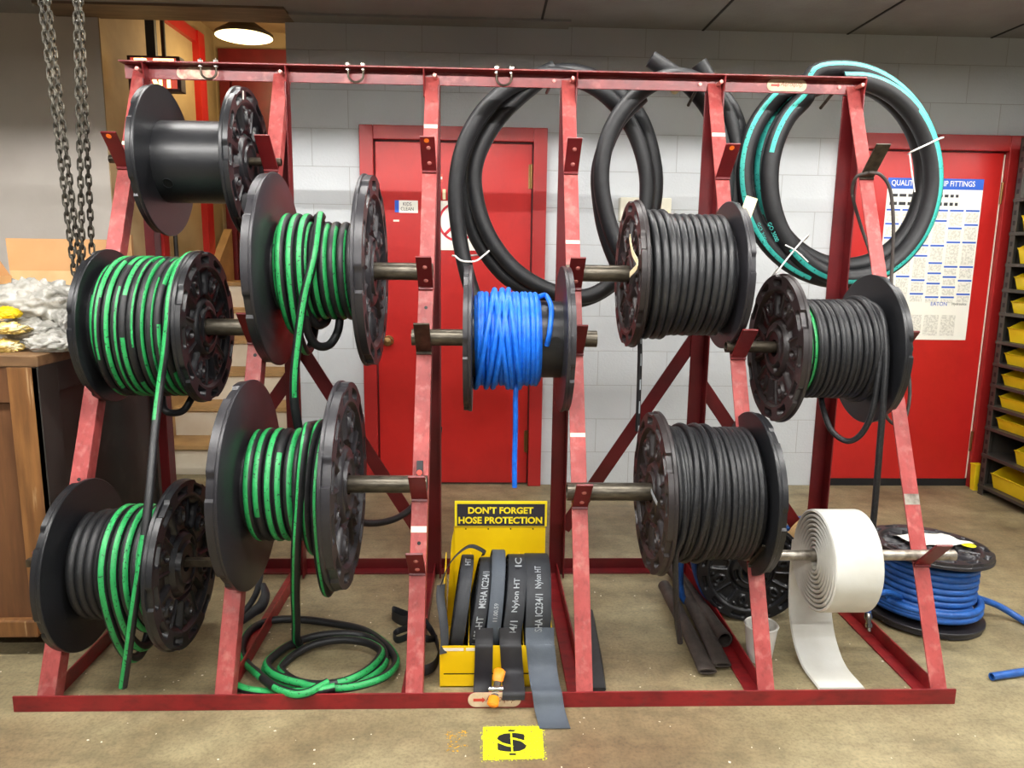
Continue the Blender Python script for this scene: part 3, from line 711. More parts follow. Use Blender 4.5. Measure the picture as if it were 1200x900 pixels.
def reel(name, label, x0, x1, cy, cz, R, rd, m='blackplastic', md=None, hub=None, group='hose reels on the rack', spin=0.3, ml=None):
    t = thing(name, ((x0+x1)/2, cy, cz), label, 'hose reel', group)
    hub = hub or 0.034
    flange(t, (x0-t.location.x, 0, 0), R, hub, ml or m, -1, spin)
    flange(t, (x1-t.location.x, 0, 0), R, hub, m, 1, spin+0.4)
    mb = MB(); mb.lathe((x0, cy, cz), EX, [(-0.0005, hub), (-0.0005, rd), (x1-x0+0.0005, rd), (x1-x0+0.0005, hub)], 72, closed=True)
    mb.build('drum', md or m, t)
    return t
def wind(x0, x1, cy, cz, r, turns, th0=0.0, th1=None, k=44, sag=None, jit=0.0, seed=1, tilt=0.0):
    """turns of hose about an x axis; angle from the top towards the front; sag[i] = slack under turn i"""
    rr = random.Random(seed); pts = []; n = int(turns*k); total = turns*2*PI
    js = [rr.uniform(-jit, jit) for _ in range(int(turns)+3)]; jr = [rr.uniform(0, jit*0.5) for _ in range(int(turns)+3)]
    for i in range(n+1):
        u = i/n; th = th0+total*u; q = u*turns; b = int(q); fq = q-b; fq = fq*fq*(3-2*fq)
        x = x0+(x1-x0)*u+js[b]*(1-fq)+js[b+1]*fq
        rad = r+jr[b]*(1-fq)+jr[b+1]*fq
        s = 0
        if sag:
            # slack centred on the bottom of each turn
            bot = int(math.floor((th/(2*PI)))) ; s = sag.get(bot, 0)*max(0, -math.cos(th))**2
        pts.append(Vector((x+tilt*math.cos(th), cy-(rad)*math.sin(th), cz+rad*math.cos(th)-s)))
    return pts
def hose(parent, pts, r, mats=('rubber', 'green'), n=12, stripe=True, on=None, c=None, w=0.42, n0=None, extra=(), hollow=(False, False), name='hose', flat=None):
    mb = MB()
    c = c or (lambda s: 0.35*math.sin(s*0.9+1)+0.2*math.sin(s*2.3))
    st = dict(m=1, on=on or (lambda s: True), c=c, w=w) if stripe else None
    mb.tube(pts, r, n, stripe=st, n0=n0, hollow=hollow, flat=flat)
    for e in extra: mb.tube(e, r, n, stripe=dict(m=1, on=lambda s: True, c=lambda s: 0.0, w=w) if stripe else None, n0=(0, -0.3, 1), hollow=hollow)
    return mb.build(name, list(mats), parent, sharp=1.2)
def A(*p, **k): return at(*p, **k)

# empty black reel, top of the first bay
ry = lambda a: axle_y(*AX[a])
R1 = reel('empty_reel', 'empty black plastic reel without hose at the rack top', 0.205, 0.475, ry('A1'), 1.653, 0.26, 0.142, spin=0.1, hub=0.022)
mb = MB(); c = Vector((0.25, ry('A1')-0.142*math.cos(0.62), 1.653-0.142*math.sin(0.62))); nn = Vector((0, -math.cos(0.62), -math.sin(0.62)))
mb.lathe(c-nn*0.004, nn, [(0, 0.0), (0.0048, 0.0), (0.0048, 0.016)], 24, m=1); mb.lathe(c-nn*0.004, nn, [(0.0, 0.016), (0.0065, 0.016), (0.0065, 0.0185), (0.0, 0.0185)], 24, closed=True)
mb.build('hose_hole', ['blackplastic', 'black'], R1)
mb = MB(); mb.obox((0.5035, ry('A1')-0.07, 1.86), (0, 0.012, 0.0), (0, 0.004, 0.03), (0.0008, 0, 0)); mb.build('white_label', 'paper', R1)

gaps = lambda s: (s % 0.62) < 0.5
# full reel of green striped hose
cy, cz = ry('A2'), 1.092
R2 = reel('hose_reel', 'black reel packed full of green striped hose below the empty reel', 0.118, 0.398, cy, cz, 0.252, 0.19, spin=0.7)
p = wind(0.14, 0.383, cy, cz, 0.2, 9, k=44, seed=3)
p2 = wind(0.383, 0.145, cy, cz, 0.2195, 8.9, th0=0.0, seed=4, jit=0.004)
front = p2[:]
p3 = wind(0.384, 0.388, cy, cz, 0.2385, 0.62, th0=PI*1.2, seed=5)
tail = cr([p3[-1], A(193, 415, y=cy-0.245), A(188, 450, y=cy-0.25), A(182, 500, y=0.17), A(174, 590, y=0.03), A(165, 660, y=-0.03), A(156, 720, y=-0.045), A(150, 765, y=-0.04), A(144, 805, y=-0.035)], 10)
hose(R2, p+p2[1:], 0.0122, on=gaps, c=lambda s: 0.3*math.sin(s*1.1), w=0.45, n0=(0, 0, 1))
hose(R2, p3+tail[1:], 0.0122, on=lambda s: (s % 1.25) > 0.35, c=lambda s: 0.1, w=0.6, n0=(0, -0.3, -1), name='loose_hose_end')
mb = MB(); mb.tube(cr([A(190, 462, y=cy+0.02), A(193, 480, y=cy-0.05), A(204, 484, y=cy-0.03), A(216, 480, y=cy+0.0), A(226, 464, y=cy+0.03)], 8), 0.0118, 12)
mb.build('hose_loop', 'rubber', R2)

# lowest reel of the first bay: plain turns then loose green striped turns
cy, cz = ry('A3'), 0.392
R3 = reel('hose_reel', 'lowest black reel with plain and green striped turns, hose sagging loose', 0.135, 0.405, cy, cz, 0.26, 0.135, spin=1.2, hub=0.026)
p = wind(0.155, 0.375, cy, cz, 0.152, 8.5, seed=8)
hose(R3, p, 0.0148, n0=(0, 0, 1), on=lambda s: s > 4.0, w=0.5, c=lambda s: 0.1)
q = wind(0.245, 0.385, cy, cz, 0.168, 4.4, th0=-0.6, seed=9, sag={0: 0.14, 1: 0.10, 2: 0.03, 3: 0.02})
hose(R3, q, 0.0145, n0=(0, 0.5, 1), on=lambda s: True, w=0.45, c=lambda s: -0.2)

# upper large reel, second bay
cy, cz = ry('A4'), 1.28
R4 = reel('hose_reel', 'upper large grey reel with green striped hose, end hanging to the reel below', 0.645, 0.935, cy, cz, 0.325, 0.135, m='greyplastic', spin=0.2, hub=0.036)
p = wind(0.665, 0.915, cy, cz, 0.152, 8.5, seed=12, jit=0.002)
hose(R4, p, 0.0148, n0=(0, 0, 1), w=0.45, on=lambda s: (s % 0.97) < 0.8, c=lambda s: 0.35+0.2*math.sin(s))
q = wind(0.68, 0.775, cy, cz, 0.178, 3.0, th0=0.0, seed=13, sag={1: 0.10, 0: 0.03})
cross = cr([(0.79, cy+0.0, cz+0.182), (0.795, cy-0.07, cz+0.172), A(368, 300, y=cy-0.165), A(356, 350, y=cy-0.195), A(349, 400, y=cy-0.215), A(345, 440, y=cy-0.22), A(345, 470, y=cy-0.21), A(349, 497, y=cy-0.19), A(352, 512, y=cy-0.17)], 10)
hose(R4, q+cross, 0.0148, n0=(0, 0, 1), w=0.45, on=lambda s: (s % 1.1) < 0.95, c=lambda s: 0.25)
mb = MB()
mb.tube(cr([A(358, 372, y=cy-0.15), A(362, 392, y=cy-0.13), A(372, 405, y=cy-0.10), A(386, 404, y=cy-0.06), A(396, 388, y=cy-0.02), A(399, 366, y=cy)], 10), 0.0145, 12)
mb.tube(cr([A(362, 370, y=cy-0.1), A(372, 381, y=cy-0.06), A(382, 377, y=cy), A(386, 364, y=cy+0.02)], 8), 0.0145, 12)
mb.build('hose_loop', 'rubber', R4)

# lower large reel, second bay, running out to the coil on the floor
cy, cz = ry('A5'), 0.618
R5 = reel('hose_reel', 'lower large grey reel with green striped hose coiled out onto the floor', 0.618, 0.885, cy, cz, 0.33, 0.145, m='greyplastic', spin=0.8, hub=0.036, ml='greyplastic')
p = wind(0.64, 0.86, cy, cz, 0.163, 7.5, seed=15, jit=0.002)
hose(R5, p, 0.0152, n0=(0, 0, 1), w=0.5, on=lambda s: (s % 1.6) < 1.35, c=lambda s: 0.5-0.1*s)
q = wind(0.86, 0.80, cy, cz, 0.192, 2.0, th0=0.0, seed=16, sag={0: 0.17, 1: 0.02})
def fl(u, v, z): return at(270+u*0.175, 710+v*0.175, z=z)
run = cr([(0.80, cy-0.03, cz+0.194), A(358, 510, y=cy-0.155), A(353, 545, y=cy-0.195), A(350, 590, y=cy-0.205), A(347, 640, y=cy-0.195), A(346, 690, y=cy-0.10), A(347, 728, y=0.26), fl(440, 215, 0.06), fl(470, 255, 0.022), fl(540, 285, 0.016)], 10)
coil = cr([fl(478, 262, 0.018), fl(400, 262, 0.016), fl(300, 330, 0.016), fl(240, 400, 0.016), fl(250, 460, 0.016), fl(360, 520, 0.016), fl(560, 552, 0.016), fl(780, 535, 0.016), fl(950, 465, 0.016), fl(1035, 370, 0.016),
           fl(1010, 270, 0.016), fl(900, 205, 0.018), fl(740, 185, 0.03), fl(560, 205, 0.03), fl(400, 260, 0.035), fl(280, 345, 0.035), fl(245, 395, 0.036), fl(290, 455, 0.036), fl(420, 505, 0.036), fl(600, 528, 0.036), fl(780, 500, 0.036), fl(930, 420, 0.036), fl(1010, 320, 0.036),
           fl(960, 265, 0.036), fl(860, 235, 0.036), fl(720, 228, 0.036), fl(560, 258, 0.03), fl(430, 325, 0.02), fl(350, 400, 0.016), fl(345, 440, 0.016), fl(430, 500, 0.03), fl(600, 545, 0.04), fl(800, 545, 0.04), fl(1000, 490, 0.04), fl(1090, 420, 0.025), fl(1105, 350, 0.016), fl(1040, 260, 0.02),
           fl(900, 165, 0.018), fl(700, 120, 0.016), fl(480, 92, 0.016), fl(290, 95, 0.016), fl(150, 150, 0.016), fl(78, 260, 0.016), fl(100, 370, 0.02), fl(190, 460, 0.04), fl(300, 545, 0.05), fl(430, 590, 0.05), fl(520, 580, 0.056), fl(590, 545, 0.06), fl(650, 512, 0.062)], 8)
end2 = cr([fl(700, 545, 0.055), fl(560, 572, 0.05), fl(400, 584, 0.03), fl(240, 580, 0.016), fl(120, 565, 0.016), fl(36, 535, 0.016)], 8)
hose(R5, q[:-3]+run[:-10], 0.0150, n0=(0, 0, 1), w=0.45, on=lambda s: (s % 1.3) < 1.2, c=lambda s: 0.0)
hose(R5, coil, 0.0135, n0=(0, 0, 1), w=0.6, on=lambda s: (s % 0.8) < 0.72, c=lambda s: 1.05, extra=(end2,), name='floor_coil')
mb = MB(); mb.tube(cr([A(400, 600, y=cy+0.12), A(430, 613, y=cy+0.3), A(465, 607, y=0.72), A(490, 586, y=0.88), A(507, 548, y=1.03), A(515, 500, y=1.06)], 10), 0.013, 12); mb.build('hose_loop', 'rubber', R5)

# bright blue reel
cy, cz = ry('A6'), 1.063
R6 = reel('hose_reel', 'black reel of bright blue thin hose in the middle bay', 1.305, 1.60, cy, cz, 0.246, 0.13, m='greyplastic', md='blackplastic', spin=0.5, hub=0.032)
p = wind(1.318, 1.528, cy, cz, 0.139, 12.6, seed=21, jit=0.002)
mb = MB(); mb.tube(p, 0.0086, 10, n0=(0, 0, 1))
mb.tube(wind(1.32, 1.52, cy, cz, 0.150, 14.0, th0=4.7, seed=22, jit=0.004), 0.0086, 10, n0=(0, 0, 1))
mb.tube(wind(1.40, 1.335, cy, cz, 0.164, 3.0, th0=4.7, seed=23, jit=0.01, tilt=0.02), 0.0086, 10, n0=(0, 0, 1))
mb.tube(wind(1.45, 1.39, cy, cz, 0.163, 3.0, th0=4.7, seed=24, jit=0.006, tilt=-0.025), 0.0086, 10, n0=(0, 0, 1))
mb.tube(cr([(1.52, cy-0.05, cz+0.145), (1.548, cy-0.02, cz+0.148), (1.56, cy-0.1, cz+0.11), (1.552, cy-0.145, cz+0.04), (1.545, cy-0.132, cz-0.005)], 8), 0.0086, 10)
mb.tube(cr([(1.428, cy+0.02, cz-0.15), A(604, 447, y=cy-0.05), A(604, 470, y=cy-0.065), A(604, 500, y=cy-0.07), A(603, 540, y=cy-0.07), A(603, 571, y=cy-0.07)], 8), 0.0088, 10)
mb.build('hose', 'blue', R6)
mb = MB(); c = Vector((1.575, cy-0.13*math.cos(0.1), cz+0.005)); mb.lathe(c+Yv(0.004), (0, -1, 0), [(0.0045, 0.0), (0.0046, 0.018)], 24); mb.build('hose_hole', 'black', R6)

# grey black hose, upper fourth bay
cy, cz = ry('A7'), 1.281
R7 = reel('hose_reel', 'black reel of shiny grey black hose under the hanging black coil', 1.868, 2.178, cy, cz, 0.254, 0.165, m='greyplastic', ml='brownplastic', spin=1.0, hub=0.034)
p = wind(1.883, 2.163, cy, cz, 0.181, 11.5, seed=31, jit=0.002)
p2 = wind(2.163, 1.895, cy, cz, 0.198, 10.6, th0=PI, seed=32, jit=0.003)
mb = MB(); mb.tube(p, 0.0118, 12, n0=(0, 0, 1)); mb.tube(p2, 0.0122, 12, n0=(0, 0, -1))
mb.tube(wind(1.885, 1.965, cy, cz, 0.212, 3.0, th0=4.7, seed=33, jit=0.004), 0.0122, 12, n0=(0, 0, 1)); mb.build('hose', 'rubberlight', R7)
mb = MB(); mb.tube(cr([(1.885, cy-0.03, cz-0.19), A(750, 410, y=cy-0.04), A(749, 450, y=cy-0.03), A(747, 505, y=cy-0.02)], 8), 0.0085, 10, stripe=dict(m=1, w=0.5, c=lambda s: 1.2, on=lambda s: (s % 0.09) < 0.05), n0=(1, 0, 0)); mb.build('hose_end', ['rubber', 'sleeveprint'], R7)
def tagcard(P, a, b, m, parent, name='paper_tag', th=0.0012):
    P, a, b = Vector(P), Vector(a), Vector(b); mb = MB(); mb.obox(P, a, b, a.cross(b).normalized()*th); return mb.build(name, m, parent)
tagcard(A(863, 262, y=cy-0.06), A(875, 229, y=cy-0.06)-A(863, 262, y=cy-0.06), A(876, 266, y=cy-0.06)-A(863, 262, y=cy-0.06), 'cream', R7)
f0 = A(738, 277, x=1.836)
mb = MB(); mb.tube(cr([f0, A(741, 295, x=1.832), A(747, 310, x=1.828), A(738, 322, x=1.83)], 6), 0.014, 4, flat=0.08, n0=(1, 0, 0)); mb.build('paper_strip', 'cream', R7)

# thin braided hose, lower fourth bay
cy, cz = ry('A8'), 0.596
R8 = reel('hose_reel', 'black reel of thin black braided hose above the rubber tubes', 1.908, 2.20, cy, cz, 0.262, 0.165, m='blackplastic', ml='brownplastic', spin=0.15, hub=0.034)
mb = MB(); mb.tube(wind(1.92, 2.19, cy, cz, 0.19, 15.5, seed=41, jit=0.002), 0.0094, 10, n0=(0, 0, 1))
mb.tube(wind(2.188, 1.935, cy, cz, 0.203, 14.5, th0=PI, seed=42, jit=0.004), 0.0094, 10, n0=(0, 0, -1))
mb.tube(wind(1.95, 2.06, cy, cz, 0.214, 3.0, th0=4.7, seed=43, jit=0.01, tilt=0.03), 0.0094, 10, n0=(0, 0, 1))
mb.tube(wind(1.922, 1.94, cy, cz, 0.21, 1.2, th0=0, seed=44)+cr([(1.937, cy-0.214, cz+0.02), (1.935, cy-0.218, cz-0.06), A(792, 650, y=cy-0.20), A(792, 690, y=cy-0.17), A(793, 720, y=cy-0.13), A(797, 753, y=cy-0.10)], 8), 0.0094, 10, n0=(0, 0, 1))
mb.build('hose', 'rubberthin', R8)
f0 = A(766, 565, x=1.872)
mb = MB(); mb.tube(cr([A(763, 575, x=1.872), A(766, 582, x=1.868), A(770, 590, x=1.87)], 6), 0.010, 4, flat=0.1, n0=(1, 0, 0)); mb.build('tape_scrap', 'sleeveprint', R8)

# black and green hose, fifth bay
cy, cz = ry('A9'), 1.04
R9 = reel('hose_reel', 'black reel of thin black hose with two green turns before the red door', 2.362, 2.655, cy, cz, 0.254, 0.125, m='blackplastic', ml='brownplastic', spin=0.0, hub=0.03)
mb = MB(); p = wind(2.375, 2.64, cy, cz, 0.148, 13.2, seed=51, jit=0.001); mb.tube(p, 0.0098, 10, n0=(0, 0, 1), stripe=dict(m=1, w=0.85, c=lambda s: 0.1, on=lambda s: s < 2.4))
mb.tube(wind(2.425, 2.62, cy, cz, 0.160, 10.5, th0=0.2, seed=52, jit=0.003), 0.0098, 10, n0=(0, 0, 1))
mb.tube(wind(2.60, 2.628, cy, cz, 0.172, 2.0, th0=4.7, seed=53, jit=0.006), 0.0098, 10, n0=(0, 0, 1))
mb.tube(cr([(2.62, cy, cz+0.17), (2.63, cy-0.12, cz+0.14), (2.632, cy-0.178, cz+0.03), A(1036, 460, y=cy-0.20), A(1032, 510, y=cy-0.20), A(1028, 560, y=cy-0.18), A(1024, 606, y=cy-0.14), A(1019, 650, y=cy-0.13)], 10), 0.0105, 10)
mb.tube(cr([(2.61, cy-0.05, cz+0.168), (2.62, cy-0.16, cz+0.06), A(1025, 470, y=cy-0.18), A(1012, 505, y=cy-0.16), A(994, 517, y=cy-0.12), A(975, 505, y=cy-0.08), A(965, 480, y=cy-0.04), (2.52, cy+0.02, cz-0.15)], 10), 0.0098, 10)
mb.build('hose', ['rubberthin', 'green'], R9)

# ================================================================ white lay-flat roll
ra, z0 = AX['AW']; cy = axle_y(ra, z0); cz = z0-0.012
xa, xb = 2.398, 2.548
t = thing('flat_hose_roll', (2.455, cy, cz), 'fat roll of white flat hose on a rod with its end on the floor', 'hose roll')
def strip(mb, pts, wvec, th, m=0):
    """flat strip: pts = centre line, wvec = full width vector, th = thickness"""
    P = [Vector(p) for p in pts]; Wd = Vector(wvec); vs = []; L = len(P)
    for i, p in enumerate(P):
        tg = (P[min(i+1, L-1)]-P[max(i-1, 0)]).normalized(); n = tg.cross(Wd).normalized()*th/2
        h = Wd/2
        e = Wd.normalized()*min(th*0.5, 0.004)
        for q in (p-h, p-h+e+n, p+h-e+n, p+h, p+h-e-n, p-h+e-n): vs.append(q)
    fs = []
    for i in range(L-1):
        for k in range(6): fs.append((i*6+k, i*6+(k+1) % 6, (i+1)*6+(k+1) % 6, (i+1)*6+k))
    fs += [(5, 4, 3, 2, 1, 0), tuple((L-1)*6+k for k in range(6))]
    mb.add(vs, fs, m, True)
rr = random.Random(5)
def spiral(r0, r1, turns, th0, k=40, dirn=1, wob=0.0, seed=3):
    r_ = random.Random(seed); ph = [r_.uniform(0, 6) for _ in range(3)]
    out = []
    for i in range(int(turns*k)+1):
        u = i/(turns*k); th = th0+dirn*2*PI*turns*u
        r = r0+(r1-r0)*u + wob*(math.sin(2*th+ph[0])*(1-u)*1.5+0.6*math.sin(3*th+ph[1])*math.sin(PI*u)*0.6)
        out.append((th, r))
    return out
sp = spiral(0.026, 0.164, 9.25, PI*0.5-9.25*2*PI, dirn=1, wob=0.003)
# angle measured from +y (rear) upwards; the outer end leaves at the rear and drops
pts = [((xa+xb)/2, cy+r*math.sin(th)*1.0, cz-r*math.cos(th)) for th, r in sp]
xm = (xa+xb)/2
tail = cr([(xm, cy+0.164, cz), (xm, cy+0.166, cz-0.08), (xm, cy+0.161, cz-0.17), (xm, cy+0.140, cz-0.26), (xm+0.003, cy+0.094, cz-0.34), (xm+0.006, cy+0.02, cz-0.388), (xm+0.008, 0.075, 0.007)], 8)
mb = MB(); strip(mb, pts+tail[1:], (xb-xa, 0, 0), 0.0105); mb.build('flat_hose', 'white', t, sharp=0.9)

# ================================================================ yellow sleeve dispenser
dx0, dx1, dyf, dyb = 1.212, 1.568, 0.112, 0.497
disp = thing('sleeve_dispenser', ((dx0+dx1)/2, 0.3, 0), 'yellow sheet metal dispenser of hose sleeves with a black warning sign', 'dispenser')
th = 0.003
mb = MB(); mb.box((dx0, dyf, 0.0), (dx1, dyf+th, 0.042)); mb.box((dx0, dyf, 0.048), (dx1, dyf+th, 0.14)); mb.box((dx0, dyf, 0.042), (dx0+0.012, dyf+th, 0.048)); mb.box((dx1-0.012, dyf, 0.042), (dx1, dyf+th, 0.048)); mb.build('front_panel', 'yellow', disp)
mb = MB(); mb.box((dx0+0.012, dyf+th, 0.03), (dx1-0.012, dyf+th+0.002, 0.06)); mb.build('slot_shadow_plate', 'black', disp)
mb = MB(); mb.box((dx0, dyf, 0.0), (dx1, dyb, 0.004)); mb.build('base', 'yellow', disp)
mb = MB(); mb.box((dx0+0.028, dyb, 0.0), (dx1, dyb+th, 0.385)); mb.prism([(dx0, dyb, 0), (dx0+0.03, dyb, 0), (dx0+0.03, dyb, 0.385), (dx0+0.02, dyb, 0.33)], (0, th, 0)); mb.build('back_panel', 'yellow', disp)
for nm, x in (('side_panel', dx0), ('side_panel', dx1-th), ('divider', dx0+0.088), ('divider', dx0+0.262)):
    k = 0 if nm == 'side_panel' else -0.02
    mb = MB(); mb.prism([(x, dyf+0.004, 0.004), (x, dyf+0.004, 0.14+k), (x, dyb-0.02, 0.28), (x, dyb-0.001, 0.29), (x, dyb-0.001, 0.004)], (th, 0, 0)); mb.build(nm, 'yellow', disp)
sx0, sx1, sz0, sz1 = 1.243, 1.572, 0.388, 0.482
mb = MB(); mb.box((sx0, dyb-0.004, sz0), (sx1, dyb+0.002, sz1)); sg = bevel(mb.build('warning_sign', 'signyellow', disp), 0.001)
mb = MB(); mb.box((sx0+0.009, dyb-0.0048, sz0+0.003), (sx1-0.008, dyb-0.004, sz1-0.010)); mb.build('black_field', 'signblack', sg)
text('lettering', "DON'T FORGET", (sx0+0.048, dyb-0.005, sz0+0.048), EX, EZ, 0.232, 0.026, 'signyellow', sg, bold=0.035)
text('lettering', 'HOSE PROTECTION', (sx0+0.014, dyb-0.005, sz0+0.011), EX, EZ, 0.298, 0.026, 'signyellow', sg, bold=0.035)
mb = MB()
for k in range(4): mb.lathe((sx0+0.04+k*0.08, dyb, 0.378), (0, -1, 0), [(0, 0.0028), (0.002, 0.0028)], 8)
mb.build('rivet', 'black', disp)
for a, b in ((0.006, 0.075), (0.082, 0.135), (0.29, 0.315)):
    mb = MB(); mb.box((dx0+a, dyf-0.0008, 0.124), (dx0+b, dyf, 0.134)); mb.build('part_label', 'labelwhite', disp)

def sleeve_roll(label, xc, wd, R, yc, lean, m, texts=(), turns=7, zoff=0.0, r0=0.06):
    zc = R+0.008+zoff
    t = thing('sleeve_roll', (xc, yc, zc), label, 'sleeve roll', 'sleeve rolls in the yellow dispenser')
    sp = spiral(r0, R-0.004, turns, 3.6, wob=0.0015, seed=int(xc*1000))
    def P(th, r): zz = zc+r*math.cos(th); return Vector((xc+lean*(zz-zc), yc-r*math.sin(th), zz))
    mb = MB(); strip(mb, [P(th, r) for th, r in sp], (wd, 0, 0), 0.0046); o = mb.build('sleeve', m, t, sharp=0.9)
    for body, th0, th1, h in texts:      # lettering wrapped on the curved face, reading upwards
        cu = bpy.data.curves.new('print', 'FONT'); cu.body = body; cu.resolution_u = 2; cu.offset = 0.012
        tt = bpy.data.objects.new('tmp', cu); COL.objects.link(tt); bpy.context.view_layer.update()
        me = bpy.data.meshes.new_from_object(tt.evaluated_get(bpy.context.evaluated_depsgraph_get())); bpy.data.objects.remove(tt); bpy.data.curves.remove(cu)
        xs = [v.co.x for v in me.vertices]; ys = [v.co.y for v in me.vertices]; x0, x1, y0, y1 = min(xs), max(xs), min(ys), max(ys)
        bm = bmesh.new(); bm.from_mesh(me)
        for g in range(1, 14):
            gx = x0+(x1-x0)*g/14; bmesh.ops.bisect_plane(bm, geom=bm.verts[:]+bm.edges[:]+bm.faces[:], plane_co=(gx, 0, 0), plane_no=(1, 0, 0))
        for v in bm.verts:
            u = (v.co.x-x0)/(x1-x0); k = (v.co.y-y0)/(y1-y0)-0.5
            th = th0+(th1-th0)*u; q = P(th, R+0.0008); v.co = q-Vector((1, 0, 0))*k*h-t.location
        bm.to_mesh(me); bm.free(); me.materials.clear(); me.materials.append(MT['sleeveprint'])
        ob = bpy.data.objects.new('print', me); COL.objects.link(ob); ob.parent = o
    return t, P
S1, P1 = sleeve_roll('leftmost thin black sleeve roll in the yellow dispenser, end looping out', 1.272, 0.040, 0.176, 0.305, 0.14, 'sleeve', [('HT', 0.35, 0.15, 0.018)])
S2, P2 = sleeve_roll('black sleeve roll marked 122-HT, second slot of the yellow dispenser', 1.330, 0.042, 0.172, 0.302, 0.17, 'sleeve', [('MSHA IC234/1', 1.15, 0.45, 0.022), ('1-122-HT', 1.85, 1.30, 0.022)])
S3, P3 = sleeve_roll('taller dusty black sleeve roll in the middle of the dispenser', 1.381, 0.044, 0.184, 0.310, 0.10, 'sleevegrey', [('11.00.59', 1.45, 1.15, 0.014)])
S4, P4 = sleeve_roll('black sleeve roll right of the dusty one, its strip under the orange clamp', 1.440, 0.060, 0.177, 0.304, 0.12, 'sleeve', [('Nylon HT', 1.25, 0.65, 0.024), ('IC234/1', 1.9, 1.4, 0.024), ('IC', 0.4, 0.15, 0.022)])
S5, P5 = sleeve_roll('widest grey black sleeve roll, its grey strip reaching over the rail', 1.520, 0.080, 0.178, 0.305, 0.03, 'sleeve', [('MSHA IC234/1', 1.70, 0.95, 0.024), ('Nylon HT', 0.85, 0.4, 0.026)])
# loose ends hanging over the front lip
def lip(par, xr, wd, x1, end, m, name='loose_strip'):
    R = 0.175; pts = [(xr, 0.305-R*math.sin(a), 0.183+R*math.cos(a)) for a in (1.5, 1.62)]
    pts = [(xr, 0.132, 0.19), (xr, 0.122, 0.16), (xr, dyf+0.001, 0.1455)]+end
    mb = MB(); strip(mb, cr(pts, 6), (wd, 0, 0), 0.003); return mb.build(name, m, par, sharp=0.9)
lip(S3, 1.350, 0.056, 0, [(1.350, dyf-0.006, 0.135), (1.349, dyf-0.010, 0.08), (1.347, dyf-0.016, 0.03), (1.346, dyf-0.036, 0.004)], 'strap')
lip(S4, 1.432, 0.068, 0, [(1.434, dyf-0.006, 0.135), (1.437, dyf-0.010, 0.09), (1.440, dyf-0.020, 0.06), (1.44, dyf-0.07, 0.054), (1.44, -0.004, 0.054), (1.438, -0.014, 0.035)], 'strap')
lip(S5, 1.525, 0.090, 0, [(1.527, dyf-0.006, 0.135), (1.532, dyf-0.030, 0.085), (1.536, 0.03, 0.058), (1.540, -0.008, 0.053), (1.545, -0.03, 0.02), (1.552, -0.07, 0.004), (1.556, -0.105, 0.003)], 'sleevegrey')
mb = MB(); strip(mb, cr([P1(0.0, 0.177)+X(0.045), A(568, 647, y=0.30), A(553, 640, y=0.28), A(540, 646, y=0.26), A(526, 662, y=0.24), A(517, 685, y=0.21)], 8), (0.005, 0.03, 0.0), 0.0025)
strip(mb, cr([A(517, 685, y=0.21), A(516, 700, y=0.19), A(519, 722, y=0.15), A(521, 745, y=0.128), A(520, 766, y=0.108)], 8), (0.026, 0.012, 0), 0.0025); mb.build('loose_strip', 'sleeve', S1, sharp=0.9)
# orange clamp
t = thing('spring_clamp', (1.385, -0.02, 0.03), 'small spring clamp with orange grips on the front rail', 'clamp')
a = at(586, 784, y=0.075); b = at(577, 828, y=-0.035)
d = (b-a)
def grip(p, q, r0, r1, m, nm):
    mb = MB(); mb.tube([p, p+(q-p)*0.15, p+(q-p)*0.85, q], lambda u: (r0*0.6, r0, r1, r1*0.6)[int(round(u*3))], 12, flat=0.55, n0=(0, -1, 1)); mb.build(nm, m, t)
grip(a, a+d*0.36, 0.019, 0.017, 'orange', 'grip'); grip(a+d*0.72, b, 0.016, 0.018, 'orange', 'grip')
mb = MB(); mb.tube([a+d*0.3, a+d*0.42, a+d*0.66, a+d*0.76], lambda u: 0.012, 10, flat=0.5, n0=(0, -1, 1)); mb.cyl(a+d*0.55-X(0.022), a+d*0.55+X(0.022), 0.010, 14); mb.build('steel_jaw', 'chrome', t)

# ================================================================ coils hung behind the top beam
def coilobj(name, label, paths, r, m, loc, stripe=None, hollow=(True, True), extra_parts=None, n=16):
    t = thing(name, loc, label, 'hose coil', 'hose coils hanging at the top beam')
    mb = MB()
    for p, n0, h in paths: mb.tube(p, r, n, stripe=stripe, n0=n0, hollow=h)
    mb.build('hose', m, t, sharp=1.2)
    return t
h3 = RDp+0.06
def K(L, k=8): return cr([at(x, y, y=yy) for x, y, yy in L], k)
y1, y2, y3 = h3+0.18, h3+0.24, h3+0.30
CA = coilobj('hose_coil', 'big black hose coil hanging before the plain red door', [
  (K([(557, 352, y1-0.02), (547, 320, y1-0.01), (538, 275, y1), (534, 225, y1), (542, 175, y1), (566, 130, y1), (605, 98, y1), (650, 88, y1), (700, 104, y1), (738, 145, y2), (757, 200, y2), (755, 255, y2), (735, 310, y2), (695, 345, y2), (650, 342, y2), (606, 318, y2), (574, 278, y2), (558, 232, y2), (558, 190, y2), (580, 145, y2), (618, 106, y2), (655, 84, y3), (705, 95, y3), (748, 135, y3), (766, 190, y3), (766, 240, y3), (748, 300, y3), (705, 342, y3), (660, 352, y3), (600, 330, y3), (562, 285, y3), (548, 240, y3), (548, 190, y3), (570, 140, y3), (612, 100, y3), (650, 80, y3)], 8), (1, 0, 0), (True, True))],
  0.0335, 'rubber', (1.62, h3+0.09, RH))
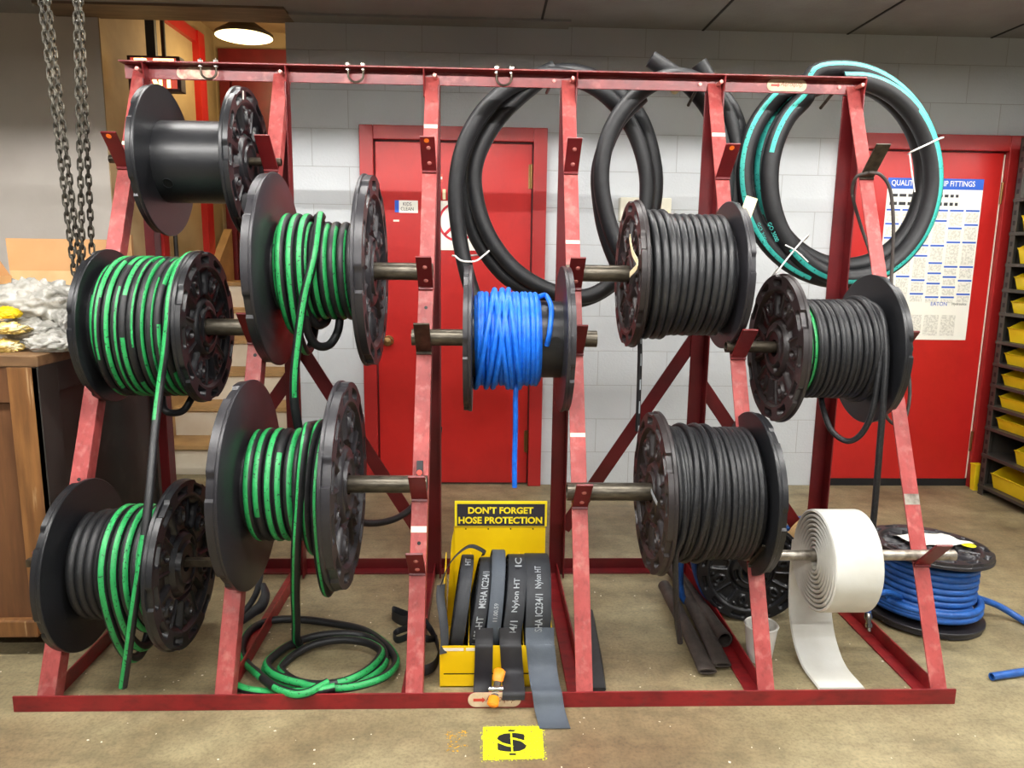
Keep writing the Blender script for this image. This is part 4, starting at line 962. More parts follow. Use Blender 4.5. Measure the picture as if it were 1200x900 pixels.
mb = MB(); mb.tube(cr([at(533, 300, y=y1-0.035), at(542, 306, y=y1-0.045), at(557, 306, y=y1-0.03), at(566, 300, y=y2-0.04), at(573, 294, y=y2-0.02), at(565, 298, y=y3+0.04), at(545, 300, y=y3+0.04), at(531, 300, y=y2)], 6, True), 0.0042, 8, closed=True); mb.build('white_tie', 'tapewhite', CA)
yb1, yb2 = h3+0.03, h3+0.07
CB = coilobj('hose_coil', 'smaller black hose coil with two open ends sticking up above the beam', [
  (K([(762, 69, yb2), (785, 84, yb2), (812, 104, yb2), (836, 138, yb2), (848, 185, yb2), (849, 235, yb2), (832, 290, yb2), (795, 335, yb2), (755, 325, yb1), (725, 290, yb1), (708, 240, yb1), (705, 195, yb1), (717, 150, yb1), (745, 112, yb1), (785, 90, yb1), (822, 98, yb1+0.03), (850, 130, yb2+0.03), (862, 180, yb2+0.04), (858, 240, yb2+0.05), (840, 300, yb2+0.06), (808, 345, yb2+0.06), (765, 352, yb2+0.05), (732, 322, yb2+0.02), (713, 282, yb2), (704, 240, yb2), (703, 195, yb2), (722, 145, yb2), (752, 112, yb2)], 8), (1, 0, 0), (True, False)),
  (K([(819, 74, yb2+0.11), (834, 98, yb2+0.11), (858, 130, yb2+0.10), (870, 172, yb2+0.10), (870, 220, yb2+0.10), (858, 280, yb2+0.11), (820, 340, yb2+0.12)], 8), (1, 0, 0), (True, False))],
  0.0335, 'rubber', (2.1, h3+0.09, RH))
for (x, y, yy, dd) in ((779, 266, yb1+0.05, 0),):
    tagcard(at(768, 268, y=yy), at(765, 250, y=yy)-at(768, 268, y=yy), at(787, 264, y=yy)-at(768, 268, y=yy), 'cream', CB)
def ell(cx, cyp, rx, ryy, a0, a1, yy0, yy1, k=44, drx=0, dry=0):
    out = []; n = max(4, int(abs(a1-a0)/(2*PI)*k))
    for i in range(n):
        u = i/n; a = a0+(a1-a0)*u
        out.append((cx+(rx+drx*u)*math.sin(a), cyp-(ryy+dry*u)*math.cos(a), yy0+(yy1-yy0)*u))
    return out
yc = h3+0.035
seq = ell(996, 210, 99, 116, -0.1, 2*PI-0.3, yc, yc+0.03, drx=-6, dry=0)+ell(985, 206, 107, 125, -0.3, 2*PI-0.2, yc+0.035, yc+0.06, drx=8, dry=-5)+ell(990, 204, 90, 108, -0.2, 2.2*PI, yc+0.065, yc+0.10, drx=10)
CC = coilobj('hose_coil', 'black hose coil with teal stripe hanging at the rack end', [
  (K([q for i, q in enumerate(seq) if i % 2 == 0], 4), (0, 0, 1), (True, True))], 0.036, ['rubber', 'teal'], (2.83, h3+0.09, RH), stripe=dict(m=1, w=0.30, c=lambda s: 0.95+0.3*math.sin(s*0.55), on=lambda s: (s % 1.9) < 1.5), n=24)
mb = MB()
mb.tube(cr([at(1068, 178, y=yc-0.03), at(1085, 170, y=yc-0.045), at(1102, 162, y=yc-0.02), at(1104, 162, y=yc+0.14), at(1085, 168, y=yc+0.16), at(1066, 180, y=yc+0.14)], 6, True), 0.0035, 8, closed=True); mb.build('white_tie', 'tapewhite', CC); mb = MB()
mb.tube(cr([at(908, 322, y=yc-0.03), at(925, 300, y=yc-0.04), at(943, 279, y=yc-0.02), at(946, 278, y=yc+0.2), at(925, 300, y=yc+0.24), at(906, 322, y=yc+0.2)], 6, True), 0.0035, 8, closed=True); mb.build('white_tie', 'tapewhite', CC); mb = MB()
mb.tube(cr([at(920, 287, y=yc-0.045), at(933, 294, y=yc-0.05), at(947, 307, y=yc-0.05)], 5), 0.003, 8); mb.build('tie_end', 'tapewhite', CC); mb = MB()
mb.tube(cr([at(1066, 180, y=yc-0.03), at(1069, 205, y=yc-0.05), at(1072, 225, y=yc-0.05)], 5), 0.003, 8); mb.build('tie_end', 'tapewhite', CC)
# lettering along the teal coil
for body, px, py, ang, wpx in (('GO 3000 psi', 886, 262, 1.2, 34), ('GO 3000', 899, 262, 1.15, 24)):
    o = at(px, py, y=yc-0.0375); e = at(px+wpx*math.cos(ang), py+wpx*math.sin(ang), y=yc-0.0375); dd = (e-o)
    yd = Vector((-dd.z, 0, dd.x)).normalized()
    text('print', body, o, dd.normalized(), yd, dd.length, 0.016, 'teal', CC)

# cable looped on the end bracket
c0 = at(1015, 203, y=legy(1.66)-0.03)
t = thing('cable_loop', c0, 'thin dark cable looped over the bare end bracket of the rack', 'cable')
mb = MB()
mb.tube(cr([at(1018, 202, y=0.745), at(1003, 208, y=0.77), at(999, 228, y=0.80), at(1008, 262, y=0.80), at(1020, 298, y=0.76), at(1030, 340, y=0.70), at(1036, 372, y=0.66)], 8), 0.0062, 8)
mb.tube(cr([at(1018, 202, y=0.745), at(1032, 205, y=0.74), at(1043, 222, y=0.74), at(1047, 260, y=0.74), at(1046, 300, y=0.73), at(1045, 345, y=0.70), at(1055, 390, y=0.66), at(1064, 430, y=0.62), at(1066, 465, y=0.58), at(1060, 492, y=0.56), at(1049, 497, y=0.55), at(1040, 490, y=0.54), at(1036, 478, y=0.53)], 8), 0.0062, 8)
mb.build('cable', 'pvcblack', t)

# ================================================================ things on the floor
def grdhose(name, ctrl, r, m, label, cat, **k):
    mb = MB(); mb.tube(cr(ctrl, 8), r, 12, **k); return tag(mb.build(name, m), label, cat)
# three old rubber tubes
def flat_tube(p0, p1, R, f0, f1, label, roll=0.0):
    p0, p1 = Vector(p0), Vector(p1); L = 14; n = 28; d = (p1-p0).normalized(); side = Vector((d.y, -d.x, 0)).normalized(); up = side.cross(d)
    if up.z < 0: up = -up
    vs = []; fs = []
    def rings(scale, rev=False):
        o = len(vs)
        for i in range(L+1):
            u = i/L; f = f0+(f1-f0)*(u*u*u if f1 < f0 else 1-(1-u)**3)
            aa = R*(1+0.5*(1-f))*scale; bb = max(R*f-(1-scale)*R, 0.0025)
            c = p0+(p1-p0)*u+Z(R*f+0.002)
            for k in range(n):
                t = 2*PI*k/n; vs.append(c+side*(aa*math.cos(t))+up*(bb*math.sin(t)))
        for i in range(L):
            for k in range(n): fs.append((o+i*n+k, o+i*n+(k+1) % n, o+(i+1)*n+(k+1) % n, o+(i+1)*n+k))
        return o
    a = rings(1.0); b = rings(0.82)
    for i in (0, L):
        for k in range(n): fs.append((a+i*n+k, a+i*n+(k+1) % n, b+i*n+(k+1) % n, b+i*n+k))
    mb = MB(); mb.add(vs, fs, 0, True); o = mb.build('rubber_tube', 'pvcblack', sharp=0.8); return tag(o, label, 'tube', 'old rubber tubes on the floor')
flat_tube(at(778, 693, z=0.02), at(829, 791, z=0.01), 0.024, 0.95, 0.40, 'flattened brown black rubber tube, nearest the hanging hose end')
flat_tube(at(793, 682, z=0.02), at(846, 783, z=0.01), 0.024, 0.95, 0.36, 'flattened rubber tube lying between its flat neighbour and the round one')
flat_tube((2.150, 0.92, 0.007), (2.186, 0.33, 0.007), 0.0275, 1.0, 1.0, 'round rubber tube with open end facing out beside white cup')
# flat black hose by the fourth leg
mb = MB(); strip(mb, cr([at(688, 716, z=0.01), at(693, 745, z=0.012), at(698, 775, z=0.012), at(702, 808, z=0.01)], 8), (0.045, 0.0, 0.0), 0.012); tag(mb.build('flat_hose_piece', 'rubberlight'), 'short flat black hose piece on the floor behind a red leg', 'hose')
# cup
t = thing('cup', (2.287, 0.27, 0), 'small white plastic cup on the floor by the rack rail', 'cup')
mb = MB(); mb.lathe((2.287, 0.27, 0.0), EZ, [(0.0, 0.001), (0.0, 0.040), (0.122, 0.054), (0.125, 0.057), (0.129, 0.054), (0.126, 0.050), (0.02, 0.038), (0.02, 0.001)], 40); mb.build('shell', 'cup', t)
mb = MB(); mb.lathe((2.287, 0.27, 0.09), EZ, [(0, 0.001), (0, 0.046), (0.002, 0.046), (0.002, 0.001)], 32); mb.build('dregs', 'coffee', t)
# black strap
mb = MB()
strip(mb, cr([at(488, 726, z=0.02), at(473, 720, z=0.02), at(461, 716, z=0.02), at(461, 722, z=0.02), at(474, 728, z=0.04), at(490, 722, z=0.075), at(506, 740, z=0.03), at(514, 762, z=0.03), at(509, 780, z=0.03), at(494, 786, z=0.03), at(485, 780, z=0.03)], 8), (0.0, 0.006, 0.036), 0.0028)
strip(mb, cr([at(512, 748, z=0.02), at(499, 748, z=0.06), at(484, 736, z=0.07), at(468, 739, z=0.02), at(461, 744, z=0.02), at(466, 750, z=0.03), at(480, 745, z=0.07), at(496, 736, z=0.075)], 8), (0, 0.004, 0.024), 0.0028)
tag(mb.build('webbing_strap', 'strap', sharp=0.9), 'tangled black strap on the floor behind a red leg near green coil', 'strap')
# dark rubber handle
t = thing('rubber_hook', at(300, 705, z=0.0), 'curved dark rubber handle on the floor below the large reel', 'hook')
mb = MB(); mb.tube(cr([at(306, 668, z=0.14), at(302, 690, z=0.09), at(295, 705, z=0.05), at(283, 721, z=0.025), at(274, 732, z=0.02)], 8), 0.012, 10, flat=0.6); mb.build('arm', 'rubberlight', t)
mb = MB(); mb.tube(cr([at(308, 684, z=0.10), at(311, 697, z=0.07), at(306, 710, z=0.045), at(297, 717, z=0.03), at(284, 728, z=0.02)], 8), lambda u: 0.012+0.010*math.sin(PI*u), 10, flat=0.6); mb.build('pad', 'rubberlight', t)

# reel standing upright behind the rack, flange to the viewer
def stand_reel(label, c, R, wdt, rd, m, yaw, group, mf=None):
    t = thing('hose_reel', c, label, 'hose reel', group)
    t.rotation_euler = (0, 0, yaw)
    WORLD[t.name] = Vector((0, 0, 0))
    k = (R, 0.034, m)
    if k not in FM: FM[k] = flange_mesh('flange', R, 0.034, m)
    for sgn in (-1, 1):
        o = bpy.data.objects.new('flange', FM[k]); COL.objects.link(o); o.parent = t; o.location = (sgn*wdt/2, 0, 0); o.rotation_euler = (0.3, 0, 0 if sgn > 0 else PI)
    mb = MB(); mb.lathe((-wdt/2, 0, 0), EX, [(-0.0005, 0.034), (-0.0005, rd), (wdt+0.0005, rd), (wdt+0.0005, 0.034)], 60, closed=True); mb.build('drum', m, t)
    return t
R10 = stand_reel('black reel of blue hose standing on edge behind the lower rack', (2.355, 0.665, 0.200), 0.197, 0.24, 0.12, 'blackplastic', PI/2-0.12, 'reels standing on the floor')
mb = MB()
mb.tube(wind(-0.105, 0.105, 0, 0, 0.133, 7.5, seed=61, jit=0.003), 0.0125, 10, n0=(0, 0, 1))
mb.tube(wind(0.09, -0.07, 0, 0, 0.158, 5.5, seed=62, jit=0.006), 0.0125, 10, n0=(0, 0, 1))
mb.build('hose', 'bluedark', R10)
iM = Matrix.Translation(R10.location) @ Matrix.Rotation(R10.rotation_euler.z, 4, 'Z'); iM = iM.inverted()
mb = MB()
for L in ([(815, 640, 0.62), (800, 652, 0.60), (797, 672, 0.60), (800, 700, 0.62), (815, 712, 0.64)], [(822, 640, 0.60), (813, 650, 0.585), (816, 672, 0.585), (826, 695, 0.59), (838, 706, 0.62)], [(832, 638, 0.60), (824, 655, 0.585), (826, 676, 0.585), (834, 690, 0.60)], [(842, 634, 0.62), (830, 655, 0.60), (831, 668, 0.60), (840, 680, 0.61)]):
    mb.tube([iM @ p for p in K(L, 8)], 0.0125, 10)
mb.build('loose_turns', 'bluedark', R10)
# fibreboard spool behind the white roll
t = thing('fibreboard_spool', (2.735, 0.70, 0.172), 'tan fibreboard spool with blue hose standing behind white roll', 'spool', 'reels standing on the floor')
t.rotation_euler = (0, 0, PI/2-0.1); WORLD[t.name] = Vector((0, 0, 0))
for sgn in (-1, 1):
    mb = MB(); mb.lathe((sgn*0.09, 0, 0), (sgn, 0, 0), [(0, 0.02), (0, 0.169), (0.01, 0.172), (0.012, 0.169), (0.012, 0.02)], 60, closed=True); mb.build('flange', 'tan', t)
mb = MB(); mb.lathe((-0.09, 0, 0), EX, [(0, 0.02), (0, 0.10), (0.18, 0.10), (0.18, 0.02)], 48, closed=True); mb.build('core', 'tan', t)
mb = MB(); mb.tube(wind(-0.078, 0.078, 0, 0, 0.113, 5.8, seed=71), 0.0125, 10, n0=(0, 0, 1)); mb.tube(wind(0.075, -0.07, 0, 0, 0.138, 5.4, seed=72, jit=0.004), 0.0125, 10, n0=(0, 0, 1)); mb.build('hose', 'bluedark', t)
# loose blue hose on the floor behind
mb = MB(); mb.tube(K([(880, 640, 1.15), (905, 616, 1.12), (930, 609, 1.10), (960, 609, 1.10), (985, 622, 1.12), (1000, 650, 1.14)], 8), 0.013, 10); mb.tube(K([(890, 640, 1.12), (915, 622, 1.08), (940, 616, 1.07), (965, 618, 1.08), (990, 640, 1.10)], 8), 0.013, 10)
tag(mb.build('blue_hose', 'bluedark'), 'two loose blue hose strands arching behind the white roll', 'hose')

# big blue hose reel lying flat outside the rack
bx, by, bh, bR = 3.03, 0.585, 0.262, 0.215
BRL = thing('hose_reel', (bx, by, 0), 'reel of royal blue hose lying flat on the floor beyond the rack end', 'hose reel', 'reels standing on the floor')
BRL.rotation_euler = (0.0, 0.045, 0.4); WORLD[BRL.name] = Vector((0, 0, 0))
k = (bR, 0.03, 'greyplastic'); FM[k] = flange_mesh('flange', bR, 0.03, 'greyplastic')
for zz, rot in ((bh, (0.4, -PI/2, 0)), (0.026, (0.1, PI/2, 0))):
    o = bpy.data.objects.new('flange', FM[k]); COL.objects.link(o); o.parent = BRL; o.location = (0, 0, zz); o.rotation_euler = rot
mb = MB(); mb.lathe((0, 0, 0.026), EZ, [(0, 0.03), (0, 0.125), (bh-0.026, 0.125), (bh-0.026, 0.03)], 48, closed=True); mb.build('drum', 'greyplastic', BRL)
def vwind(z0, z1, r0, r1, turns, seed, jit=0.003, a0=0.0, k=44):
    r_ = random.Random(seed); out = []; n = int(turns*k); js = [r_.uniform(-jit, jit) for _ in range(int(turns)+3)]
    for i in range(n+1):
        u = i/n; q = u*turns; b = int(q); f = q-b; j = js[b]*(1-f)+js[b+1]*f
        a = a0+2*PI*q; r = r0+(r1-r0)*u+j; out.append(Vector((r*math.cos(a), r*math.sin(a), z0+(z1-z0)*u+j*1.5)))
    return out
mb = MB()
mb.tube(vwind(0.045, bh-0.012, 0.14, 0.14, 8.6, 81, 0.001), 0.0125, 12, n0=(1, 0, 0))
mb.tube(vwind(bh-0.014, 0.085, 0.163, 0.163, 6.8, 82, 0.001), 0.0125, 12, n0=(1, 0, 0))
mb.tube(vwind(0.045, 0.105, 0.183, 0.196, 3.5, 83, 0.008), 0.0128, 12, n0=(1, 0, 0))
lz = Matrix.Translation(BRL.location) @ BRL.rotation_euler.to_matrix().to_4x4(); lz = lz.inverted()
outp = [at(1112, 690, y=0.46), at(1140, 699, y=0.52), at(1170, 710, z=0.05), at(1200, 728, z=0.014), at(1235, 750, z=0.014), at(1245, 772, z=0.014), at(1220, 783, z=0.014), at(1195, 788, z=0.014), at(1162, 793, z=0.014)]
mb.tube([lz @ p for p in cr(outp, 8)], 0.0125, 12, hollow=(False, True))
endp = [at(1058, 700, y=0.50), at(1040, 694, y=0.45), at(1027, 697, y=0.42), at(1019, 706, y=0.41), at(1017, 718, y=0.41)]
mb.tube([lz @ p for p in cr(endp, 8)], 0.011, 12)
mb.build('hose', 'bluedark', BRL)
p = at(1017, 718, y=0.41); q = at(1019, 741, y=0.385); d = (q-p)
mb = MB(); mb.lathe(lz @ p, (lz.to_3x3() @ d), [(0, 0.011), (0.012, 0.0135), (0.022, 0.0135), (0.024, 0.009), (0.036, 0.009), (0.038, 0.012), (0.05, 0.012), (0.052, 0.006), (0.064, 0.007)], 20); mb.build('hose_fitting', 'chrome', BRL)
# paper label with yellow dot on the top flange
mb = MB(); zt = bh+0.0265
vs = []; nx, ny = 12, 8
for j in range(ny+1):
    for i in range(nx+1):
        u, v = i/nx, j/ny; vs.append((-0.085+0.24*u, -0.02+0.135*v-0.05*u, zt+0.004*math.sin(u*9+v*3)+0.003*math.sin(v*11)+0.003))
mb.add(vs, [(j*(nx+1)+i, j*(nx+1)+i+1, (j+1)*(nx+1)+i+1, (j+1)*(nx+1)+i) for j in range(ny) for i in range(nx)], 0, True)
o = mb.build('paper_label', 'paper', BRL)
mb = MB(); mb.lathe((0.12, -0.07, zt+0.002), EZ, [(0, 0.0), (0, 0.026), (0.0012, 0.026), (0.0012, 0.0)], 24); mb.build('yellow_sticker', 'stickeryellow', BRL)

# painted marks on the floor
t = thing('floor_mark', (1.43, -0.16, 0), 'bright yellow painted square with black dollar stencil on the floor', 'floor mark')
c = [at(566, 852, z=0.0006), at(635, 851, z=0.0006), at(638, 889, z=0.0006), at(566, 891, z=0.0006)]
ctr = (c[0]+c[1]+c[2]+c[3])/4
mb = MB(); mb.quad(*[ctr+(p-ctr)*1.09 for p in c]); o = mb.build('overspray', 'sprayedge', t)
mb = MB(); mb.quad(*[p+Z(0.0005) for p in c]); mb.build('yellow_field', 'spray', t)
xd = (c[1]-c[0]).normalized(); yd = (c[0]-c[3]).normalized()
sw, sh = 0.082, 0.082
so = ctr-xd*(sw/2)-yd*(sh/2)+Z(0.0012)-xd*0.004
text('stencil', 'S', so, xd, yd, sw, sh, 'black', t, bold=0.06, lift=0.0)
mb = MB()
for s_ in (1, -1):
    a = ctr-xd*0.012+yd*(s_*0.051-0.004)+Z(0.0012); mb.quad(a, a+xd*0.018, a+xd*0.018+yd*0.008, a+yd*0.008)
mb.build('stencil_bar', 'black', t)
mb = MB(); a = ctr-xd*0.0065-yd*0.044+Z(0.0016); mb.quad(a, a+xd*0.005, a+xd*0.005+yd*0.088, a+yd*0.088); mb.build('stencil_gap', 'spray', t)
rr = random.Random(11); mb = MB()
for _ in range(70):
    u, v = rr.random(), rr.random()
    if u > 0.25 and v > 0.3 and rr.random() < 0.7: continue
    p = at(524+24*u, 856+24*v, z=0.0006); s = rr.uniform(0.002, 0.007); a0 = rr.uniform(0, 6)
    mb.add([p+Vector((s*math.cos(a0+k*1.26)*rr.uniform(0.6, 1.3), s*math.sin(a0+k*1.26)*rr.uniform(0.6, 1.3), 0)) for k in range(5)], [(0, 1, 2, 3, 4)])
tag(mb.build('worn_paint', 'sprayold'), 'worn remains of an orange yellow painted mark beside the dollar square', 'floor mark')
mb = MB()
for _ in range(260):
    x, y = rr.uniform(-0.4, 3.2), rr.uniform(-0.45, 0.9)
    if -0.04 < y < 0.06 or (1.2 < x < 1.6 and y > -0.1): continue
    if 1.34 < x < 1.53 and -0.25 < y < -0.08: continue
    s = rr.uniform(0.0015, 0.0045); a0 = rr.uniform(0, 6)
    b = [Vector((x+s*math.cos(a0+k*1.57)*rr.uniform(0.4, 1.4), y+s*math.sin(a0+k*1.57)*rr.uniform(0.4, 1.4), 0.0004)) for k in range(4)]
    mb.add(b+[Vector((x, y, 0.0004+s*0.5))], [(0, 1, 4), (1, 2, 4), (2, 3, 4), (3, 0, 4)])
tag(mb.build('floor_grit', 'labelwhite'), 'scattered pale grit on the concrete around the rack', 'grit', kind='stuff')

# ================================================================ workbench at the left
bx0, bx1, by0, by1, bz0, bz1 = -1.6, -0.045, 0.30, 1.20, 0.085, 1.015
BN = thing('workbench', (-0.8, 0.75, 0), 'old brown wooden cabinet bench with a dark painted end', 'workbench')
mb = MB(); mb.box((bx0, by0, bz1-0.035), (bx1+0.004, by1, bz1)); bevel(mb.build('top', 'woodtop', BN), 0.003)
mb = MB(); mb.box((bx0, by0+0.022, bz0), (bx1-0.02, by1-0.02, bz1-0.035)); mb.build('front_panel', 'woodfront', BN)
mb = MB(); mb.box((bx1-0.095, by0+0.002, bz0), (bx1-0.001, by0+0.03, bz1-0.036)); bevel(mb.build('stile', 'woodstile', BN), 0.002)
mb = MB(); mb.box((bx0, by0+0.006, bz1-0.15), (bx1-0.095, by0+0.03, bz1-0.036)); bevel(mb.build('top_rail', 'woodfront', BN), 0.002)
mb = MB(); mb.box((bx0, by0-0.004, bz0-0.01), (bx1-0.075, by0+0.03, bz0+0.05)); bevel(mb.build('bottom_moulding', 'woodstile', BN), 0.006)
mb = MB()
mb.box((bx1-0.02, by0+0.002, bz0), (bx1, by0+0.11, bz1-0.036)); mb.box((bx1-0.02, by1-0.11, bz0), (bx1, by1, bz1-0.036)); mb.box((bx1-0.02, by0+0.11, bz1-0.13), (bx1, by1-0.11, bz1-0.036)); mb.box((bx1-0.02, by0+0.11, bz0), (bx1, by1-0.11, bz0+0.1)); bevel(mb.build('end_frame', 'wooddark', BN), 0.002)
mb = MB(); mb.box((bx1-0.022, by0+0.10, bz0+0.09), (bx1-0.012, by1-0.1, bz1-0.12)); mb.build('end_panel', 'wooddark', BN)
mb = MB(); mb.box((bx1, by0+0.002, bz1-0.05), (bx1+0.002, by1, bz1-0.001)); mb.build('end_edging', 'wooddark', BN)
for lx_, ly_ in ((bx1-0.06, by0+0.03), (bx1-0.06, by1-0.08), (bx0+0.02, by0+0.03), (bx0+0.02, by1-0.08)):
    mb = MB(); mb.box((lx_, ly_, 0), (lx_+0.055, ly_+0.055, bz0+0.002)); mb.build('leg', 'woodstile', BN)
# open carton
cb = thing('cardboard_box', (-0.34, 0.93, bz1), 'open cardboard box with raised flaps at the back of the bench', 'box')
x0, x1, y0, y1, zt = -0.535, -0.13, 0.72, 1.02, 1.255; w4 = 0.005; zb = bz1+0.0005
mb = MB(); mb.box((x0, y0, zb), (x1, y0+w4, zt-0.06)); mb.box((x0, y1-w4, zb), (x1, y1, zt)); mb.box((x0, y0, zb), (x0+w4, y1, zt-0.02)); mb.box((x1-w4, y0, zb), (x1, y1, zt-0.02)); mb.box((x0, y0, zb), (x1, y1, zb+w4)); mb.build('body', 'cardlight', cb)
mb = MB(); mb.hexa([(x0, y1-0.005, zt), (x1, y1-0.005, zt), (x1, y1, zt), (x0, y1, zt), (x0-0.02, y1+0.02, zt+0.125), (x1+0.01, y1+0.02, zt+0.125), (x1+0.01, y1+0.025, zt+0.125), (x0-0.02, y1+0.025, zt+0.125)]); mb.build('back_flap', 'card', cb)
mb = MB(); mb.hexa([(x0, y1-0.01, zt-0.02), (x0, y0+0.1, zt-0.02), (x0+0.004, y0+0.1, zt-0.02), (x0+0.004, y1-0.01, zt-0.02), (x0-0.09, y1, zt+0.12), (x0-0.09, y0+0.12, zt+0.10), (x0-0.086, y0+0.12, zt+0.10), (x0-0.086, y1, zt+0.12)]); mb.build('side_flap', 'card', cb)
# bags
def blob(name, c, s, m, label, cat, seed, group=None, rough=0.28, sub=5, flatb=True):
    bm = bmesh.new(); bmesh.ops.create_icosphere(bm, subdivisions=sub, radius=1.0); r_ = random.Random(seed)
    W_ = [(Vector((r_.uniform(-1, 1), r_.uniform(-1, 1), r_.uniform(-1, 1)))*f, r_.uniform(0, 6), a) for f, a in ((3, .35), (4, .3), (6, .25), (9, .16), (13, .12), (17, .1), (23, .07), (29, .05)) for _ in range(2)]
    from mathutils import noise
    sh = Vector((seed*3.1, seed*1.7, seed*0.9))
    for v in bm.verts:
        n = v.co.copy(); w_ = n*1.6+sh; w_ = w_+noise.noise_vector(n*2.2+sh)*0.5
        dd, _ = noise.voronoi(w_*1.5); d2, _ = noise.voronoi(w_*4.0)
        d = 1.5*(dd[1]-dd[0])+0.45*(d2[1]-d2[0])+0.5*noise.noise(n*1.3+sh)
        q = n*(1+rough*1.5*(d-0.45)); q = Vector((q.x*s[0], q.y*s[1], q.z*s[2]))
        if flatb and q.z < -s[2]*0.55: q.z = -s[2]*0.55
        v.co = q
    me = bpy.data.meshes.new(name); bm.to_mesh(me); bm.free(); me.materials.append(MT[m])
    for p in me.polygons: p.use_smooth = True
    o = bpy.data.objects.new(name, me); COL.objects.link(o); o.location = c
    return tag(o, label, cat, group) if label else o
BG = 'plastic bags on the bench'
def onb(z): return bz1+0.55*z+0.001
def bagat(px, py, y, z0=None):
    p = at(px, py, y=y)
    return (p.x, p.y, p.z if z0 is None else z0)
blob('plastic_bag', bagat(46, 357, 0.60), (0.16, 0.085, 0.085), 'bag', 'large crumpled clear plastic bag topping the heap before the carton', 'bag', 3, BG, 0.2)
blob('plastic_bag', bagat(84, 372, 0.60, bz1+0.05), (0.055, 0.09, 0.085), 'bag', 'crumpled grey clear bag beside the hanging chains', 'bag', 5, BG, 0.22)
blob('plastic_bag', bagat(64, 398, 0.42, onb(0.040)), (0.085, 0.055, 0.040), 'bag', 'clear plastic bag lying lowest at the bench corner', 'bag', 8, BG, 0.16)
blob('plastic_bag', bagat(30, 388, 0.52, onb(0.062)), (0.15, 0.07, 0.062), 'bag', 'clear plastic bag under the yellow capped bag', 'bag', 12, BG, 0.18)
yb = blob('yellow_bag', bagat(10, 386, 0.42), (0.055, 0.05, 0.022), 'bagyellow', 'yellowish packed bag, upper of the two at the bench front', 'bag', 14, BG, 0.25)
yb2 = blob('yellow_bag', bagat(6, 402, 0.40, onb(0.024)), (0.05, 0.045, 0.024), 'bagyellow', 'yellowish packed bag, lower of the two at the bench front', 'bag', 15, BG, 0.25)
blob('yellow_cap_bag', bagat(7, 368, 0.47), (0.048, 0.04, 0.024), 'caps', 'bag of bright yellow caps on the heap at the bench', 'bag', 17, BG, 0.12)
# scrap cardboard behind
mb = MB(); mb.box((-0.125, 1.03, bz1+0.001), (-0.06, 1.045, 1.40)); tag(mb.build('cardboard_sheet', 'card'), 'brown cardboard sheet standing at the bench back corner', 'cardboard')

# hanging chains
def chain(label, strands, loc):
    t = thing('hoist_chain', loc, label, 'chain', 'hoist chains hanging over the bench')
    for a, b in strands:
        a, b = Vector(a), Vector(b); L = (b-a).length; d = (b-a)/L; pitch = 0.029; n = int(L/pitch); mb = MB()
        s = d.cross(EY).normalized(); s2 = d.cross(s).normalized()
        for i in range(n):
            c = a+d*(pitch*(i+0.5)); ax = s if i % 2 else s2; ax = (ax*0.96+(s2 if i % 2 else s)*0.28).normalized(); pts = []
            hl, hw = 0.0110, 0.0102
            for k in range(7): th = PI*k/6; pts.append(c+d*(hl+hw*math.sin(th))+ax*(hw*math.cos(th)))
            for k in range(7): th = PI*k/6; pts.append(c-d*(hl+hw*math.sin(th))-ax*(hw*math.cos(th)))
            mb.tube(pts, 0.0034, 6, closed=True, n0=d.cross(ax))
        mb.build('strand', 'chain', t)
yc_ = 0.62
chain('pair of steel hoist chain strands farther from the rack', [(at(43, -40, y=yc_), at(91, 352, y=yc_-0.02)), (at(51, -40, y=yc_+0.04), at(98, 345, y=yc_))], (-0.12, yc_, CZ))
chain('pair of steel hoist chain strands nearer to the rack', [(at(88, -40, y=yc_), at(97, 310, y=yc_)), (at(92, -40, y=yc_+0.03), at(108, 300, y=yc_+0.03))], (-0.02, yc_, CZ))

# ================================================================ parts bin shelving at the right
SX0, SX1, SY0, SY1 = 4.238, 4.62, 0.9, 2.07
SH = thing('bin_shelving', (4.45, 1.5, 0), 'dark steel shelving full of yellow parts bins beside right door', 'shelving')
for yy in (SY1-0.045, SY0):
    for xx in (SX0, SX1-0.045):
        mb = MB(); mb.box((xx, yy+0.041, 0), (xx+0.055, yy+0.045, 2.0)); mb.box((xx, yy, 0), (xx+0.004, yy+0.045, 2.0))
        o = mb.build('upright', 'shelf', SH)
        if xx == SX0:
            b = MB()
            for k in range(34): b.box((xx-0.0008, yy+0.012, 0.08+k*0.056), (xx, yy+0.030, 0.105+k*0.056))
            b.build('punched_slots', 'black', o)
zs = [0.06, 0.245, 0.405, 0.53, 0.655, 0.775, 0.90, 1.06, 1.19, 1.33, 1.50, 1.68]
for k, zsh in enumerate(zs):
    mb = MB(); mb.box((SX0-0.005, SY0, zsh-0.018), (SX1, SY1, zsh)); bevel(mb.build('shelf', 'shelf', SH), 0.002)
mb = MB(); mb.box((SX1-0.004, SY0, 0), (SX1, SY1, 2.0)); mb.build('back_sheet', 'shelf', SH)
mb = MB(); mb.box((SX0+0.05, SY1-0.004, 0), (SX1, SY1-0.001, 2.0)); mb.build('end_sheet', 'shelf', SH)
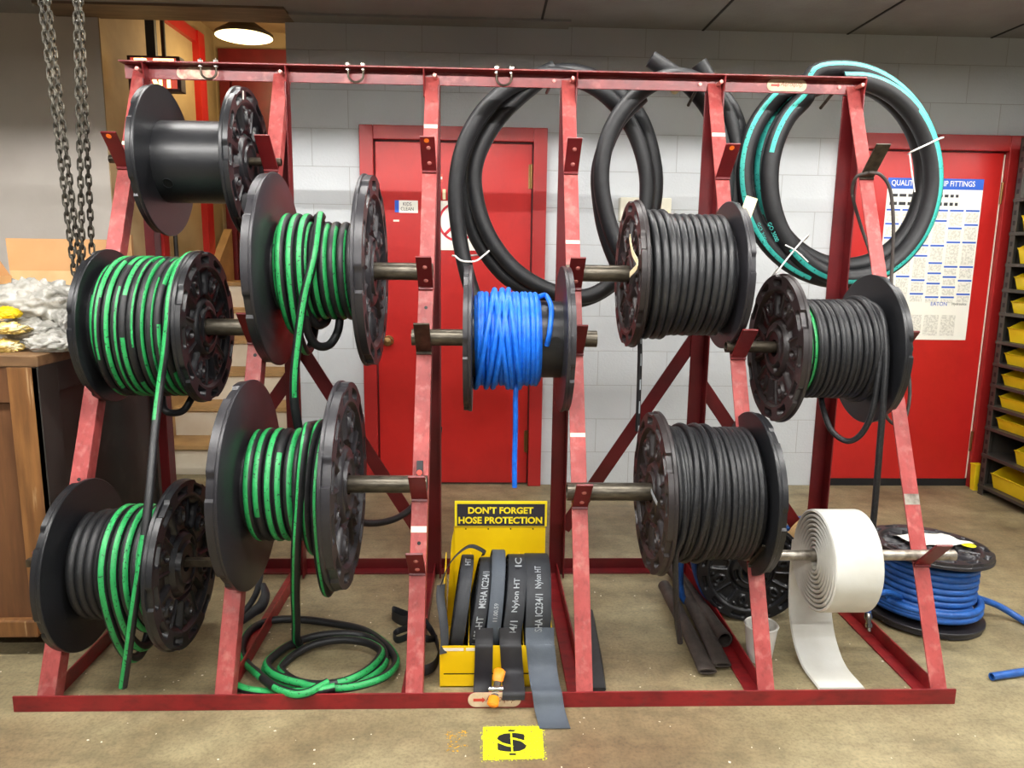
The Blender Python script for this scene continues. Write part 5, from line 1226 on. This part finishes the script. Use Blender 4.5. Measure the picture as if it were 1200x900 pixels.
def make_bin(loc, wd, h, label):
    t = thing('parts_bin', loc, label, 'parts bin', 'yellow parts bins on the shelving')
    x, y, z = loc; L = 0.24; q = 0.004; mb = MB()
    y0, y1 = y-wd/2, y+wd/2
    mb.box((x, y0, z), (x+L, y1, z+q)); mb.box((x+L-q, y0, z), (x+L, y1, z+h))
    mb.hexa([(x, y0, z), (x+q, y0, z), (x+q, y1, z), (x, y1, z), (x-0.022, y0, z+h*0.68), (x-0.018, y0, z+h*0.68), (x-0.018, y1, z+h*0.68), (x-0.022, y1, z+h*0.68)])
    for yy in (y0, y1-q): mb.prism([(x, yy, z), (x+L, yy, z), (x+L, yy, z+h), (x+0.05, yy, z+h), (x-0.02, yy, z+h*0.68)], (0, q, 0))
    mb.build('tray', 'binyellow', t)
    mb = MB(); mb.hexa([(x-0.019, y0-0.002, z+h*0.60), (x-0.012, y0-0.002, z+h*0.60), (x-0.012, y1+0.002, z+h*0.60), (x-0.019, y1+0.002, z+h*0.60), (x-0.028, y0-0.002, z+h*0.70), (x-0.018, y0-0.002, z+h*0.70), (x-0.018, y1+0.002, z+h*0.70), (x-0.028, y1+0.002, z+h*0.70)]); mb.build('front_lip', 'binyellow', t)
    return t
ordn = ['lowest', 'second lowest', 'third', 'fourth', 'fifth', 'sixth', 'seventh', 'eighth', 'ninth', 'tenth', 'eleventh']
for k, zsh in enumerate(zs[:-1]):
    h = min(0.125, (zs[k+1]-zsh)*0.72)
    if k == 1: cols = [(1.70, 0.26)]
    elif k == 0: cols = [(1.84, 0.30), (1.5, 0.3)]
    else: cols = [(1.87, 0.27), (1.57, 0.27)]
    for c, (yy, wd) in enumerate(cols):
        make_bin((SX0+0.035, yy, zsh+0.0005), wd, h, 'yellow parts bin on the %s shelf, %s' % (ordn[k], ('next to the red door', 'second from the door', 'third from the door')[c]))
t = make_bin((4.232, 2.13, 0.10), 0.07, 0.11, 'tiny yellow bin between the shelving upright and door frame') if False else None
mb = MB(); mb.lathe((4.262, 2.135, 0.0), EZ, [(0, 0.001), (0, 0.022), (0.15, 0.032), (0.155, 0.036), (0.16, 0.036), (0.16, 0.03), (0.02, 0.02), (0.02, 0.001)], 4, smooth=False)
tag(mb.build('yellow_tub', 'binyellow'), 'small yellow tub squeezed between shelving upright and door frame', 'tub')
